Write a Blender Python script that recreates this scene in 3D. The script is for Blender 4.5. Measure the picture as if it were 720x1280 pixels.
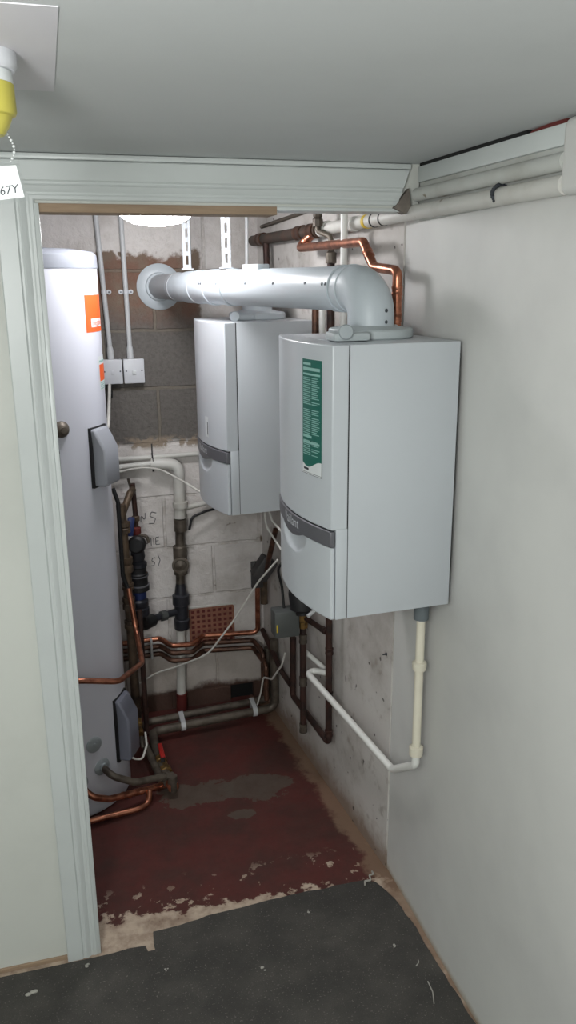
import bpy, bmesh, math, random
from mathutils import Vector, Matrix
random.seed(7)
for o in list(bpy.data.objects): bpy.data.objects.remove(o)
SC = bpy.context.scene
COL = SC.collection
V = Vector
PI = math.pi

# ------------------------------------------------------------ camera
cam = bpy.data.cameras.new('camera'); cam.sensor_fit = 'AUTO'; cam.sensor_width = 36
cam.lens = 36 * 1038.24 / 1280; cam.clip_start = 0.02
co = bpy.data.objects.new('camera', cam); COL.objects.link(co)
co.matrix_world = Matrix.Translation((0, 0, 2.1)) @ Matrix((
    (0.96244999, 0.08056818, -0.25922727),
    (-0.27136, 0.25975579, -0.92676355),
    (-0.00733187, 0.96230749, 0.27186494))).to_4x4()
SC.camera = co

# ------------------------------------------------------------ world, light, exposure
w = bpy.data.worlds.new('world'); SC.world = w; w.use_nodes = True
bg = w.node_tree.nodes['Background']; bg.inputs[0].default_value = (0.8, 0.9, 1.0, 1); bg.inputs[1].default_value = 0.10
SC.view_settings.view_transform = 'Standard'; SC.view_settings.look = 'None'
SC.view_settings.gamma = 1; SC.view_settings.use_curve_mapping = False
SC.view_settings.exposure = 0.0
LAMP_EMIT = 42.0          # bulkhead lamp inside the plant room
LAMP_XYZ = (0.378, 2.98)
def light(name, kind, loc, energy, color, size, rot=(0, 0, 0)):
    l = bpy.data.lights.new(name, kind); l.energy = energy; l.color = color
    if kind == 'AREA': l.shape = 'DISK'; l.size = size
    else: l.shadow_soft_size = size
    o = bpy.data.objects.new(name, l); COL.objects.link(o); o.location = loc; o.rotation_euler = rot
    return o
light('corridor_ceiling_light', 'POINT', (-0.40, 0.22, 2.08), 46, (0.985, 1.0, 0.985), 0.15)
light('corridor_fill', 'POINT', (-0.45, -0.45, 1.98), 42, (0.985, 1.0, 0.985), 0.15)  # added fill behind the camera, evens out the ceiling brightness

# ------------------------------------------------------------ materials
def rgb(r, g, b):
    f = lambda c: ((c / 255 + 0.055) / 1.055) ** 2.4 if c > 10 else c / 255 / 12.92
    return (f(r), f(g), f(b), 1)
class NT:
    def __init__(s, name):
        s.m = bpy.data.materials.new(name); s.m.use_nodes = True; s.t = s.m.node_tree
        s.p = s.t.nodes['Principled BSDF']
    def n(s, typ, **kw):
        x = s.t.nodes.new(typ)
        for k, v in kw.items():
            if k.startswith('i_'):
                key = k[2:]; key = int(key) if key.isdigit() else key
                x.inputs[key].default_value = v
            else: setattr(x, k, v)
        return x
    def l(s, a, b): s.t.links.new(a, b)
    def val(s, x, inp):
        if isinstance(x, (int, float)): inp.default_value = x
        else: s.l(x, inp)
    def math(s, op, a, b=0.0, clamp=False):
        x = s.n('ShaderNodeMath', operation=op); x.use_clamp = clamp
        s.val(a, x.inputs[0]); s.val(b, x.inputs[1]); return x.outputs[0]
    def step(s, v, lo, hi):
        x = s.n('ShaderNodeMapRange', interpolation_type='SMOOTHSTEP', i_1=lo, i_2=hi, i_3=0.0, i_4=1.0)
        s.val(v, x.inputs[0]); return x.outputs[0]
    def mix(s, f, a, b):
        x = s.n('ShaderNodeMix', data_type='RGBA')
        s.val(f, x.inputs[0])
        for v, i in ((a, 6), (b, 7)):
            if isinstance(v, tuple): x.inputs[i].default_value = v
            else: s.l(v, x.inputs[i])
        return x.outputs[2]
    def noise(s, scale, detail=4, rough=0.6, vec=None, off=None):
        x = s.n('ShaderNodeTexNoise', i_Scale=scale, i_Detail=detail, i_Roughness=rough)
        s.l(vec if vec is not None else s.pos(), x.inputs['Vector']); return x.outputs['Fac']
    def pos(s):
        if not hasattr(s, '_g'): s._g = s.n('ShaderNodeNewGeometry').outputs['Position']
        return s._g
    def xyz(s):
        if not hasattr(s, '_x'):
            x = s.n('ShaderNodeSeparateXYZ'); s.l(s.pos(), x.inputs[0]); s._x = x.outputs
        return s._x
    def bump(s, h, strength=0.3, dist=0.01):
        b = s.n('ShaderNodeBump', i_Strength=strength, i_Distance=dist); s.l(h, b.inputs['Height']); s.l(b.outputs[0], s.p.inputs['Normal'])
    def base(s, c):
        if isinstance(c, tuple): s.p.inputs['Base Color'].default_value = c
        else: s.l(c, s.p.inputs['Base Color'])
    def rough(s, v): s.val(v, s.p.inputs['Roughness'])
def simple(name, c, rough=0.5, metal=0.0, var=0.12, scale=18, bump=0.0, dark=None, clear=0.0):
    m = NT(name); dk = dark or tuple(x * (1 - var * 2) for x in c[:3]) + (1,)
    nz = m.noise(scale, 5)
    m.base(m.mix(m.step(nz, 0.35, 0.75), c, dk)); m.rough(rough); m.p.inputs['Metallic'].default_value = metal
    if clear: m.p.inputs['Coat Weight'].default_value = clear
    if bump: m.bump(nz, bump, 0.004)
    return m.m
M = {}
M['white_metal'] = simple('white_enamel', rgb(188, 193, 198), 0.28, 0, 0.01, 3)
M['casing_top'] = M['white_metal']
M['white_flue'] = simple('white_flue_paint', rgb(186, 194, 200), 0.42, 0, 0.015, 4)
M['flue_grey'] = simple('flue_grey', rgb(168, 170, 174), 0.4, 0, 0.02, 4)
M['adaptor_grey'] = simple('adaptor_grey', rgb(176, 184, 186), 0.45, 0, 0.02, 6)
M['cap_grey'] = simple('cap_grey', rgb(150, 158, 162), 0.5, 0, 0.02, 6)
M['band_grey'] = simple('band_grey', rgb(98, 98, 103), 0.4, 0.2, 0.02, 20)
M['logo'] = simple('logo_silver', rgb(215, 218, 222), 0.35, 0.2, 0.0)
M['black'] = simple('black_plastic', rgb(26, 26, 28), 0.5, 0, 0.1)
M['black_gap'] = simple('black_gap', rgb(14, 14, 15), 0.8, 0, 0.1)
M['screw'] = simple('screw_metal', rgb(96, 100, 106), 0.35, 0.8, 0.1)
M['green'] = simple('green_label', rgb(24, 98, 86), 0.4, 0, 0.03)
M['green_text'] = simple('green_label_print', rgb(140, 184, 176), 0.4, 0, 0.02)
M['paper'] = simple('white_paper', rgb(215, 219, 220), 0.5, 0, 0.02)
M['ink'] = simple('dark_ink', rgb(48, 52, 58), 0.6, 0, 0.05)
M['orange'] = simple('orange_label', rgb(234, 98, 42), 0.42, 0, 0.02)
M['cylinder'] = simple('cylinder_enamel', rgb(208, 210, 220), 0.33, 0, 0.015, 2)
M['cyl_cap'] = simple('cylinder_cap', rgb(140, 144, 153), 0.4, 0, 0.02, 3)
M['cover'] = simple('silver_grey_plastic', rgb(150, 153, 160), 0.42, 0, 0.02, 6)
M['cover_dark'] = simple('slate_grey_plastic', rgb(118, 121, 134), 0.45, 0, 0.03, 6)
M['copper'] = simple('copper', rgb(192, 128, 102), 0.3, 0.9, 0.22, 22, 0.1, rgb(120, 76, 60))
M['copper_dull'] = simple('dull_copper', rgb(104, 74, 60), 0.45, 0.6, 0.25, 24, 0.1, rgb(58, 45, 39))
M['copper_dark'] = simple('dark_oxidised_copper', rgb(70, 47, 41), 0.55, 0.4, 0.25, 24, 0.1, rgb(44, 37, 35))
M['copper_green'] = simple('verdigris_copper', rgb(92, 72, 62), 0.6, 0.4, 0.3, 14, 0.3, rgb(62, 66, 62))
M['grey_pipe'] = simple('tarnished_pipe', rgb(106, 98, 88), 0.5, 0.45, 0.2, 16, 0.1, rgb(66, 58, 52))
M['brass'] = simple('brass', rgb(150, 118, 70), 0.42, 0.8, 0.2, 30, 0.1, rgb(84, 66, 44))
M['brown_brass'] = simple('brown_brass', rgb(98, 82, 66), 0.5, 0.4, 0.25, 20, 0.2, rgb(54, 46, 40))
M['white_pvc'] = simple('white_pvc', rgb(226, 226, 222), 0.35, 0, 0.02)
M['cream_pvc'] = simple('cream_pvc', rgb(226, 220, 202), 0.4, 0, 0.03)
M['plaster_pipe'] = M['painted_pipe'] = None
M['conduit'] = simple('white_conduit', rgb(196, 198, 200), 0.4, 0, 0.02)
M['switch_white'] = simple('switch_white', rgb(205, 207, 212), 0.3, 0, 0.01)
M['cable'] = simple('white_cable', rgb(206, 204, 198), 0.5, 0, 0.04)
M['tape_yellow'] = simple('yellow_tape', rgb(214, 184, 52), 0.5, 0, 0.05)
M['yellow'] = simple('yellow_plastic', rgb(196, 186, 84), 0.4, 0, 0.02)
M['red'] = simple('red_lever', rgb(168, 34, 30), 0.4, 0, 0.05)
M['blue'] = simple('blue_plastic', rgb(28, 44, 92), 0.45, 0, 0.05)
M['dark_valve'] = simple('dark_valve_body', rgb(46, 47, 54), 0.42, 0.2, 0.15, 25)
M['grey_box'] = simple('grey_actuator', rgb(84, 87, 86), 0.5, 0.1, 0.05, 10)
M['dark_box'] = simple('dark_actuator', rgb(62, 60, 60), 0.55, 0, 0.08, 10)
M['terracotta'] = simple('terracotta', rgb(144, 98, 80), 0.85, 0, 0.12, 40, 0.3)
M['dark_red'] = simple('dark_red_paint', rgb(98, 34, 30), 0.6, 0, 0.15, 20)
M['gloss_white'] = simple('gloss_white_woodwork', rgb(196, 201, 200), 0.34, 0, 0.02, 6)
M['raw_wood'] = None
M['crumb'] = simple('white_crumb', rgb(165, 163, 155), 0.9, 0, 0.05)
M['clear_bead'] = simple('clear_bead', rgb(200, 204, 204), 0.1, 0, 0.02)
def mk_stained(name, c, c2, rough, lo, dark):
    m = NT(name); n1 = m.noise(6, 5, 0.6); n2 = m.noise(19, 3, 0.5)
    k = m.mix(m.step(n1, 0.4, 0.75), c, c2); k = m.mix(m.step(n2, lo, lo + .04), k, dark)
    m.base(k); m.rough(rough); m.bump(n1, 0.3, 0.004); return m.m
M['plaster_pipe'] = mk_stained('plastered_pipe', rgb(188, 190, 186), rgb(172, 172, 166), 0.7, 0.67, rgb(132, 124, 108))
M['painted_pipe'] = mk_stained('painted_pipe', rgb(202, 201, 196), rgb(186, 183, 176), 0.5, 0.70, rgb(140, 130, 116))
M['broken_board'] = simple('broken_board', rgb(122, 114, 106), 0.9, 0, 0.15, 30, 0.3)
M['outlet_grey'] = simple('outlet_grey', rgb(104, 112, 116), 0.5, 0, 0.03)
def mk_wood():
    m = NT('raw_wood'); s = m.n('ShaderNodeMapping'); s.inputs['Scale'].default_value = (3, 40, 40); m.l(m.pos(), s.inputs[0])
    nz = m.noise(3, 5, 0.6, s.outputs[0]); m.base(m.mix(nz, rgb(172, 150, 126), rgb(128, 106, 86))); m.rough(0.8); return m.m
M['raw_wood'] = mk_wood()
def mk_plaster(name, c, dark, scale=3, bump=0.08, rough=0.75, lo=0.45, hi=0.8):
    m = NT(name); n1 = m.noise(scale, 6, 0.6); n2 = m.noise(90, 3)
    m.base(m.mix(m.step(n1, lo, hi), c, dark)); m.rough(rough); m.bump(n2, bump, 0.002); return m.m
M['ceiling'] = mk_plaster('ceiling_paint', rgb(196, 199, 199), rgb(188, 191, 191), 1.5, 0.05, 0.7)
M['ceiling_patch'] = mk_plaster('ceiling_patch_pale', rgb(209, 207, 211), rgb(205, 203, 208), 3, 0.03, 0.6)  # slightly paler, lilac-tinted rectangle on the ceiling
def mk_smooth_wall():
    m = NT('smooth_white_wall'); n1 = m.noise(2.2, 5, 0.55); n2 = m.noise(70, 3)
    x, y, z = m.xyz()
    c = m.mix(m.step(n1, 0.35, 0.75), rgb(206, 206, 203), rgb(194, 194, 192))
    # grubby tan strip where the board meets the floor
    low = m.math('SUBTRACT', 1.0, m.step(m.math('ADD', z, m.math('MULTIPLY', m.noise(14, 4), 0.03)), 0.012, 0.045))
    c = m.mix(m.math('MULTIPLY', low, 0.8), c, rgb(150, 132, 108))
    m.base(c); m.rough(0.55); m.bump(n2, 0.05, 0.002); return m.m
M['wall_smooth'] = mk_smooth_wall()
M['wall_front'] = mk_plaster('front_wall_paint', rgb(202, 204, 198), rgb(192, 194, 188), 2, 0.05, 0.6)
def mk_rear_wall():
    m = NT('rear_wall_plaster'); x, y, z = m.xyz()
    n1 = m.noise(3.5, 7, 0.65); n2 = m.noise(14, 5); n3 = m.noise(55, 4)
    c = m.mix(m.step(n1, 0.4, 0.7), rgb(196, 192, 188), rgb(166, 160, 154))
    c = m.mix(m.math('MULTIPLY', m.step(n2, 0.56, 0.72), 0.5), c, rgb(138, 128, 118))
    lowm = m.math('SUBTRACT', 1.0, m.step(m.math('ADD', z, m.math('MULTIPLY', n2, 0.22)), 0.12, 0.26))
    c = m.mix(m.math('MULTIPLY', lowm, 0.8), c, rgb(118, 92, 72))
    holes = m.math('MULTIPLY', m.step(m.noise(34, 0, 0.3), 0.80, 0.83), 0.8)
    c = m.mix(holes, c, rgb(60, 54, 50))
    m.base(c); m.rough(0.8); m.bump(m.math('ADD', n2, m.math('MULTIPLY', n3, 0.5)), 0.35, 0.006); return m.m
M['wall_rear'] = mk_rear_wall()
def mk_block_wall():
    m = NT('painted_block_wall'); x, y, z = m.xyz()
    cv = m.n('ShaderNodeCombineXYZ'); m.l(x, cv.inputs[0]); m.l(m.math('SUBTRACT', z, 0.094), cv.inputs[1])
    br = m.n('ShaderNodeTexBrick', offset=0.5, i_Scale=1.0); br.inputs['Mortar Size'].default_value = 0.008
    br.inputs['Mortar Smooth'].default_value = 0.3
    br.inputs['Brick Width'].default_value = 0.46; br.inputs['Row Height'].default_value = 0.2556
    wob = m.n('ShaderNodeVectorMath', operation='ADD')
    nv = m.n('ShaderNodeTexNoise', i_Scale=9.0); m.l(m.pos(), nv.inputs['Vector'])
    ns = m.n('ShaderNodeVectorMath', operation='SCALE'); m.l(nv.outputs['Color'], ns.inputs[0]); ns.inputs[3].default_value = 0.012
    m.l(cv.outputs[0], wob.inputs[0]); m.l(ns.outputs[0], wob.inputs[1]); m.l(wob.outputs[0], br.inputs['Vector'])
    mort = br.outputs['Fac']
    nb = m.noise(5.5, 6, 0.65); nf = m.noise(60, 4, 0.7); nm = m.noise(16, 5, 0.6)
    # bare block band: between z 1.37 and 2.2, left of x .665, ragged edge
    e = m.math('MULTIPLY', m.math('SUBTRACT', nb, 0.5), 0.22)
    e2 = m.math('MULTIPLY', m.math('SUBTRACT', nm, 0.5), 0.06)
    ze = m.math('ADD', z, m.math('ADD', e, e2)); xe = m.math('ADD', x, m.math('ADD', m.math('MULTIPLY', e, 0.25), e2))
    bare = m.math('MULTIPLY', m.step(z_low := m.math('ADD', z, m.math('MULTIPLY', e, 0.3)), 1.355, 1.385), m.math('SUBTRACT', 1.0, m.step(ze, 2.19, 2.215)))
    bare = m.math('MULTIPLY', bare, m.math('SUBTRACT', 1.0, m.step(xe, 0.655, 0.672)))
    grey = m.mix(m.step(nf, 0.4, 0.7), rgb(106, 102, 98), rgb(92, 88, 84))
    brown = m.mix(m.step(nb, 0.42, 0.62), rgb(122, 106, 92), rgb(120, 90, 76))
    up = m.step(m.math('ADD', z, m.math('MULTIPLY', e, 0.8)), 1.86, 2.02)
    blockc = m.mix(up, grey, brown)
    blockc = m.mix(m.math('MULTIPLY', mort, 0.6), blockc, rgb(122, 114, 102))
    white = m.mix(m.step(nb, 0.4, 0.75), rgb(218, 213, 210), rgb(192, 186, 181))
    white = m.mix(m.math('MULTIPLY', mort, m.math('MULTIPLY', m.step(nm, 0.42, 0.6), 0.4)), white, rgb(158, 148, 138))
    chips = m.step(m.noise(11, 3, 0.5), 0.70, 0.735)
    white = m.mix(chips, white, rgb(112, 98, 84))
    c = m.mix(bare, white, blockc)
    # crumbly render along the lower edge of the bare blocks
    band = m.math('MULTIPLY', m.step(z, 1.33, 1.36), m.math('SUBTRACT', 1.0, m.step(z, 1.385, 1.41)))
    c = m.mix(m.math('MULTIPLY', band, m.step(nm, 0.47, 0.55)), c, rgb(146, 132, 116))
    # grubby lower wall then red floor paint carried up
    dirt = m.math('SUBTRACT', 1.0, m.step(m.math('ADD', z, e), 0.24, 0.42))
    c = m.mix(m.math('MULTIPLY', dirt, 0.45), c, rgb(136, 118, 100))
    redm = m.math('SUBTRACT', 1.0, m.step(m.math('ADD', z, m.math('MULTIPLY', e, 0.6)), 0.085, 0.125))
    c = m.mix(redm, c, rgb(80, 58, 49))
    m.base(c); m.rough(0.85)
    rl = m.math('SUBTRACT', m.math('ADD', m.math('MULTIPLY', nf, 0.35), m.math('MULTIPLY', m.noise(28, 4), 0.5)), m.math('MULTIPLY', mort, 0.45))
    m.bump(rl, 0.8, 0.016); return m.m
M['wall_block'] = mk_block_wall()
def mk_floor():
    m = NT('worn_red_floor_paint'); x, y, z = m.xyz()
    n1 = m.noise(4, 6, 0.65); n2 = m.noise(13, 6, 0.65); n3 = m.noise(60, 4, 0.7)
    red = m.mix(m.step(n1, 0.35, 0.68), rgb(84, 36, 31), rgb(66, 38, 32))
    red = m.mix(m.math('MULTIPLY', m.step(n3, 0.5, 0.75), 0.4), red, rgb(54, 32, 27))
    pale = m.mix(m.step(n2, 0.35, 0.65), rgb(188, 170, 152), rgb(142, 122, 106))
    grey = m.mix(n2, rgb(92, 82, 72), rgb(70, 58, 50))
    # worn front edge: threshold bends with x
    edge = m.math('ADD', m.math('SUBTRACT', y, m.math('MULTIPLY', m.math('SUBTRACT', 0.22, x), 0.10)), m.math('MULTIPLY', m.math('SUBTRACT', n2, 0.5), 0.34))
    edge = m.math('ADD', edge, m.math('MULTIPLY', m.math('SUBTRACT', n1, 0.5), 0.2))
    wornf = m.math('SUBTRACT', 1.0, m.step(edge, 2.40, 2.425))
    c = m.mix(wornf, red, pale)
    flake = m.math('MULTIPLY', m.step(m.noise(17, 5, 0.6), 0.60, 0.625), m.math('SUBTRACT', 1.0, m.step(y, 2.46, 2.6)))
    c = m.mix(flake, c, pale)
    def ell(cx, cy, ax, ay):
        a = m.math('DIVIDE', m.math('SUBTRACT', x, cx), ax); b = m.math('DIVIDE', m.math('SUBTRACT', y, cy), ay)
        d = m.math('SQRT', m.math('ADD', m.math('MULTIPLY', a, a), m.math('MULTIPLY', b, b)))
        return m.math('SUBTRACT', 1.0, m.step(m.math('ADD', d, m.math('MULTIPLY', m.math('SUBTRACT', n2, 0.5), 2.2)), 0.92, 1.0))
    for a in ((0.44, 3.05, .16, .09), (0.70, 3.03, .14, .10), (0.60, 2.86, .05, .03)):
        c = m.mix(m.math('MULTIPLY', ell(*a), 0.85), c, grey)
    # bare dusty strip along the right wall
    rw = m.step(m.math('ADD', m.math('ADD', x, m.math('MULTIPLY', m.math('SUBTRACT', y, 2.4), 0.075)), m.math('MULTIPLY', m.math('SUBTRACT', n2, 0.5), 0.16)), 0.955, 1.0)
    c = m.mix(m.math('MULTIPLY', rw, 0.75), c, rgb(132, 108, 88))
    m.base(c); m.rough(m.math('ADD', 0.62, m.math('MULTIPLY', n2, 0.3))); m.bump(m.math('ADD', n2, n3), 0.25, 0.003); return m.m
M['floor'] = mk_floor()
def mk_carpet():
    m = NT('black_carpet'); n = m.noise(420, 2, 0.8); n1 = m.noise(5, 5, 0.6); sp = m.step(m.noise(160, 2, 0.5), 0.64, 0.70)
    c = m.mix(m.step(n1, 0.35, 0.75), rgb(62, 60, 57), rgb(84, 81, 76))
    c = m.mix(m.math('MULTIPLY', m.step(n, 0.45, 0.65), 0.5), c, rgb(48, 47, 47)); c = m.mix(m.math('MULTIPLY', sp, 0.4), c, rgb(140, 136, 126))
    m.base(c); m.rough(0.95); m.bump(n, 0.6, 0.004); return m.m
M['carpet'] = mk_carpet()
def mk_emit(name, c, s):
    m = NT(name); m.base((0.9, 0.9, 0.9, 1)); m.p.inputs['Emission Color'].default_value = c; m.p.inputs['Emission Strength'].default_value = s; return m.m
M['lamp_glow'] = mk_emit('lit_diffuser', (1.0, 0.985, 1.0, 1), LAMP_EMIT)
def mk_clear():
    m = NT('clear_plastic'); m.base((0.95, 0.97, 0.97, 1)); m.rough(0.12); m.p.inputs['Transmission Weight'].default_value = 1.0; m.p.inputs['IOR'].default_value = 1.12
    m.p.inputs['Alpha'].default_value = 0.45; return m.m
M['clear'] = mk_clear()

# ------------------------------------------------------------ mesh helpers
class B:
    def __init__(s): s.bm = bmesh.new(); s.mi = 0
    def _mark(s, n0):
        s.bm.faces.ensure_lookup_table()
        for f in s.bm.faces[n0:]: f.material_index = s.mi
    def slot(s, i): s.mi = i; return s
    def box(s, lo, hi, bev=0.0, mat=None, seg=2):
        n0 = len(s.bm.faces)
        lo, hi = V(lo), V(hi); c = (lo + hi) / 2; d = hi - lo
        t = bmesh.new(); bmesh.ops.create_cube(t, size=1)
        for v in t.verts: v.co = V((v.co.x * d.x, v.co.y * d.y, v.co.z * d.z))
        if bev: bmesh.ops.bevel(t, geom=list(t.edges), offset=bev, segments=seg, affect='EDGES', profile=0.5)
        for v in t.verts:
            v.co = (mat @ v.co if mat else v.co) + c
        s.merge(t); return s
    def merge(s, t):
        mp = {}
        for v in t.verts: mp[v] = s.bm.verts.new(v.co)
        for f in t.faces:
            try: g = s.bm.faces.new([mp[v] for v in f.verts]); g.material_index = s.mi
            except ValueError: pass
        t.free(); return s
    def ring_sweep(s, rings, close=True, cap=True):
        vs = [[s.bm.verts.new(p) for p in r] for r in rings]
        n = len(vs[0])
        for a, b in zip(vs, vs[1:]):
            for i in range(n if close else n - 1):
                j = (i + 1) % n
                f = s.bm.faces.new((a[i], a[j], b[j], b[i])); f.material_index = s.mi
        if cap and close:
            f = s.bm.faces.new(list(reversed(vs[0]))); f.material_index = s.mi
            f = s.bm.faces.new(vs[-1]); f.material_index = s.mi
        return s
    def tube(s, pts, r, bend=None, n=16, seg=6):
        pts = [V(p) for p in pts]
        path = [pts[0]]
        for i in range(1, len(pts) - 1):
            p = pts[i]; a = (pts[i - 1] - p); b = (pts[i + 1] - p)
            la, lb = a.length, b.length; a.normalize(); b.normalize()
            ang = a.angle(b)
            if ang > PI - 0.02: path.append(p); continue
            rb = bend if bend is not None else r * 1.6
            t = min(rb / math.tan(ang / 2), la * 0.48, lb * 0.48)
            p0, p1 = p + a * t, p + b * t
            R_ = t * math.tan(ang / 2)
            cdir = (a + b).normalized(); cen = p + cdir * (R_ / math.sin(ang / 2))
            u = (p0 - cen); v_ = (p1 - cen)
            for k in range(seg + 1):
                q = u.normalized().slerp(v_.normalized(), k / seg) * u.length
                path.append(cen + q)
        path.append(pts[-1])
        clean = [path[0]]
        for p in path[1:]:
            if (p - clean[-1]).length > 1e-5: clean.append(p)
        path = clean
        tan = []
        for i in range(len(path)):
            t = (path[min(i + 1, len(path) - 1)] - path[max(i - 1, 0)]).normalized(); tan.append(t)
        up = V((0, 0, 1)) if abs(tan[0].z) < 0.9 else V((1, 0, 0))
        nrm = (up - tan[0] * up.dot(tan[0])).normalized()
        rings = []
        for i, p in enumerate(path):
            if i:
                q = tan[i - 1].rotation_difference(tan[i]); nrm = (q @ nrm); nrm = (nrm - tan[i] * nrm.dot(tan[i])).normalized()
            bn = tan[i].cross(nrm)
            rr = r(i / (len(path) - 1)) if callable(r) else r
            rings.append([p + nrm * rr * math.cos(2 * PI * k / n) + bn * rr * math.sin(2 * PI * k / n) for k in range(n)])
        return s.ring_sweep(rings)
    def lathe(s, base, axis, prof, n=32):
        """prof: list of (radius, distance along axis)"""
        base, axis = V(base), V(axis).normalized()
        up = V((0, 0, 1)) if abs(axis.z) < 0.9 else V((1, 0, 0))
        u = (up - axis * up.dot(axis)).normalized(); v_ = axis.cross(u)
        rings = [[base + axis * h + (u * math.cos(2 * PI * k / n) + v_ * math.sin(2 * PI * k / n)) * max(r, 1e-4) for k in range(n)] for r, h in prof]
        return s.ring_sweep(rings)
    def prism(s, poly, ext):
        ext = V(ext); a = [V(p) for p in poly]; b = [p + ext for p in a]
        return s.ring_sweep([a, b])
    def ball(s, c, r, sc=(1, 1, 1), seg=12):
        t = bmesh.new(); bmesh.ops.create_uvsphere(t, u_segments=seg, v_segments=seg // 2 + 2, radius=r)
        for v in t.verts: v.co = V((v.co.x * sc[0], v.co.y * sc[1], v.co.z * sc[2])) + V(c)
        return s.merge(t)
    def torus(s, c, axis, R_, r, n=24, m=8):
        c, axis = V(c), V(axis).normalized(); up = V((0, 0, 1)) if abs(axis.z) < .9 else V((1, 0, 0))
        u = (up - axis * up.dot(axis)).normalized(); v_ = axis.cross(u)
        vs = []
        for i in range(n):
            d = u * math.cos(2 * PI * i / n) + v_ * math.sin(2 * PI * i / n)
            vs.append([s.bm.verts.new(c + d * (R_ + r * math.cos(2 * PI * k / m)) + axis * r * math.sin(2 * PI * k / m)) for k in range(m)])
        for i in range(n):
            for k in range(m):
                f = s.bm.faces.new((vs[i][k], vs[(i + 1) % n][k], vs[(i + 1) % n][(k + 1) % m], vs[i][(k + 1) % m])); f.material_index = s.mi
        return s
    def text(s, txt, size, fn, depth=0.0):
        c = bpy.data.curves.new('t', 'FONT'); c.body = txt; c.size = size; c.align_x = 'CENTER'; c.align_y = 'CENTER'
        c.resolution_u = 3
        o = bpy.data.objects.new('t', c); COL.objects.link(o); bpy.context.view_layer.update()
        me = bpy.data.meshes.new_from_object(o); bpy.data.objects.remove(o)
        t = bmesh.new(); t.from_mesh(me); bpy.data.meshes.remove(me)
        for v in t.verts: v.co = V(fn(v.co.x, v.co.y))
        return s.merge(t)
WORLD = {}
def obj(name, b, mats, parent=None, local=False, label=None, cat=None, group=None, kind=None, origin=None, smooth=35):
    """link a builder as ONE mesh object; vertices are given in world space unless local"""
    bm = b.bm
    bmesh.ops.recalc_face_normals(bm, faces=bm.faces)
    base = WORLD.get(parent.name, V((0, 0, 0))) if parent else V((0, 0, 0))
    if local: o3 = V((0, 0, 0)); base = V((0, 0, 0))
    elif origin: o3 = V(origin)
    elif parent is None:
        xs = [v.co.copy() for v in bm.verts]
        mn = V([min(p[i] for p in xs) for i in range(3)]); mx = V([max(p[i] for p in xs) for i in range(3)])
        o3 = V(((mn.x + mx.x) / 2, (mn.y + mx.y) / 2, mn.z))
    else: o3 = base
    for v in bm.verts: v.co -= o3
    me = bpy.data.meshes.new(name); bm.to_mesh(me); bm.free()
    if isinstance(mats, str): mats = [mats]
    for k in mats: me.materials.append(M[k])
    if smooth:
        me.shade_smooth(); me.set_sharp_from_angle(angle=math.radians(smooth))
    o = bpy.data.objects.new(name, me); COL.objects.link(o)
    if parent: o.parent = parent; o.location = o3 - base
    else: o.location = o3
    WORLD[o.name] = V((0, 0, 0)) if local else o3
    return tag(o, label, cat, group, kind)
def tag(o, label=None, cat=None, group=None, kind=None):
    if label: o['label'] = label
    if cat: o['category'] = cat
    if group: o['group'] = group
    if kind: o['kind'] = kind
    return o
def thing(name, loc, label, cat, group=None, rz=0.0):
    o = bpy.data.objects.new(name, None); COL.objects.link(o); o.location = loc; o.rotation_euler = (0, 0, rz)
    o.empty_display_size = 0.05; WORLD[o.name] = V(loc)
    return tag(o, label, cat, group)
def copy_tree(o, parent=None):
    c = o.copy(); COL.objects.link(c); c.parent = parent
    for ch in o.children: copy_tree(ch, c)
    return c
def wallx(y):                                   # inner face of the right-hand wall behind the board
    return 1.035 - (y - 2.40) * 0.075 if y > 2.40 else 1.04

# ------------------------------------------------------------ setting
YW = 3.80; ZC = 2.40
obj('floor', B().box((-1.7, -1.7, -0.1), (1.25, 4.05, 0)), 'floor', kind='structure', smooth=0)
obj('ceiling', B().box((-1.7, -1.7, ZC), (1.25, 4.05, ZC + 0.1)), 'ceiling', kind='structure', smooth=0)
# block wall at the back with a hole at floor level
b = B()
hx0, hx1, hz = 0.75, 0.872, 0.088
b.box((-0.75, YW, 0), (hx0, YW + 0.2, ZC)); b.box((hx1, YW, 0), (1.2, YW + 0.2, ZC)); b.box((hx0, YW, hz), (hx1, YW + 0.2, ZC))
wb = obj('wall_back', b, 'wall_block', kind='structure', smooth=0)
obj('hole_lining', B().box((hx0, YW + 0.03, 0.0005), (hx1, YW + 0.14, hz - .0005)), 'black_gap', wb, label='dark hole at floor level', smooth=0)
def scribble(b, strokes):
    for st in strokes: b.tube([(x, YW - 0.0005, z) for x, z in st], 0.0016, n=6, bend=0.004)
b = B()
hx = 0.345
hx = 0.365
scribble(b, [[(hx - .022, .995), (hx - .020, 1.035), (hx - .002, .998), (hx, 1.04)],
             [(hx + .052, 1.035), (hx + .03, 1.042), (hx + .022, 1.02), (hx + .048, 1.008), (hx + .04, .985), (hx + .016, .986)],
             [(.345, .918), (.351, .876), (.36, .905), (.368, .876), (.374, .916)], [(.386, .914), (.386, .876)], [(.398, .914), (.398, .878)],
             [(.424, .916), (.408, .914), (.408, .878), (.428, .88)], [(.408, .897), (.422, .898)],
             [(.40, .815), (.388, .812), (.384, .80), (.398, .79), (.394, .775), (.378, .774)], [(.415, .825), (.424, .80), (.414, .77)]])
obj('handwriting', b, 'ink', wb, label='scribbled black marker letters')
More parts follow.
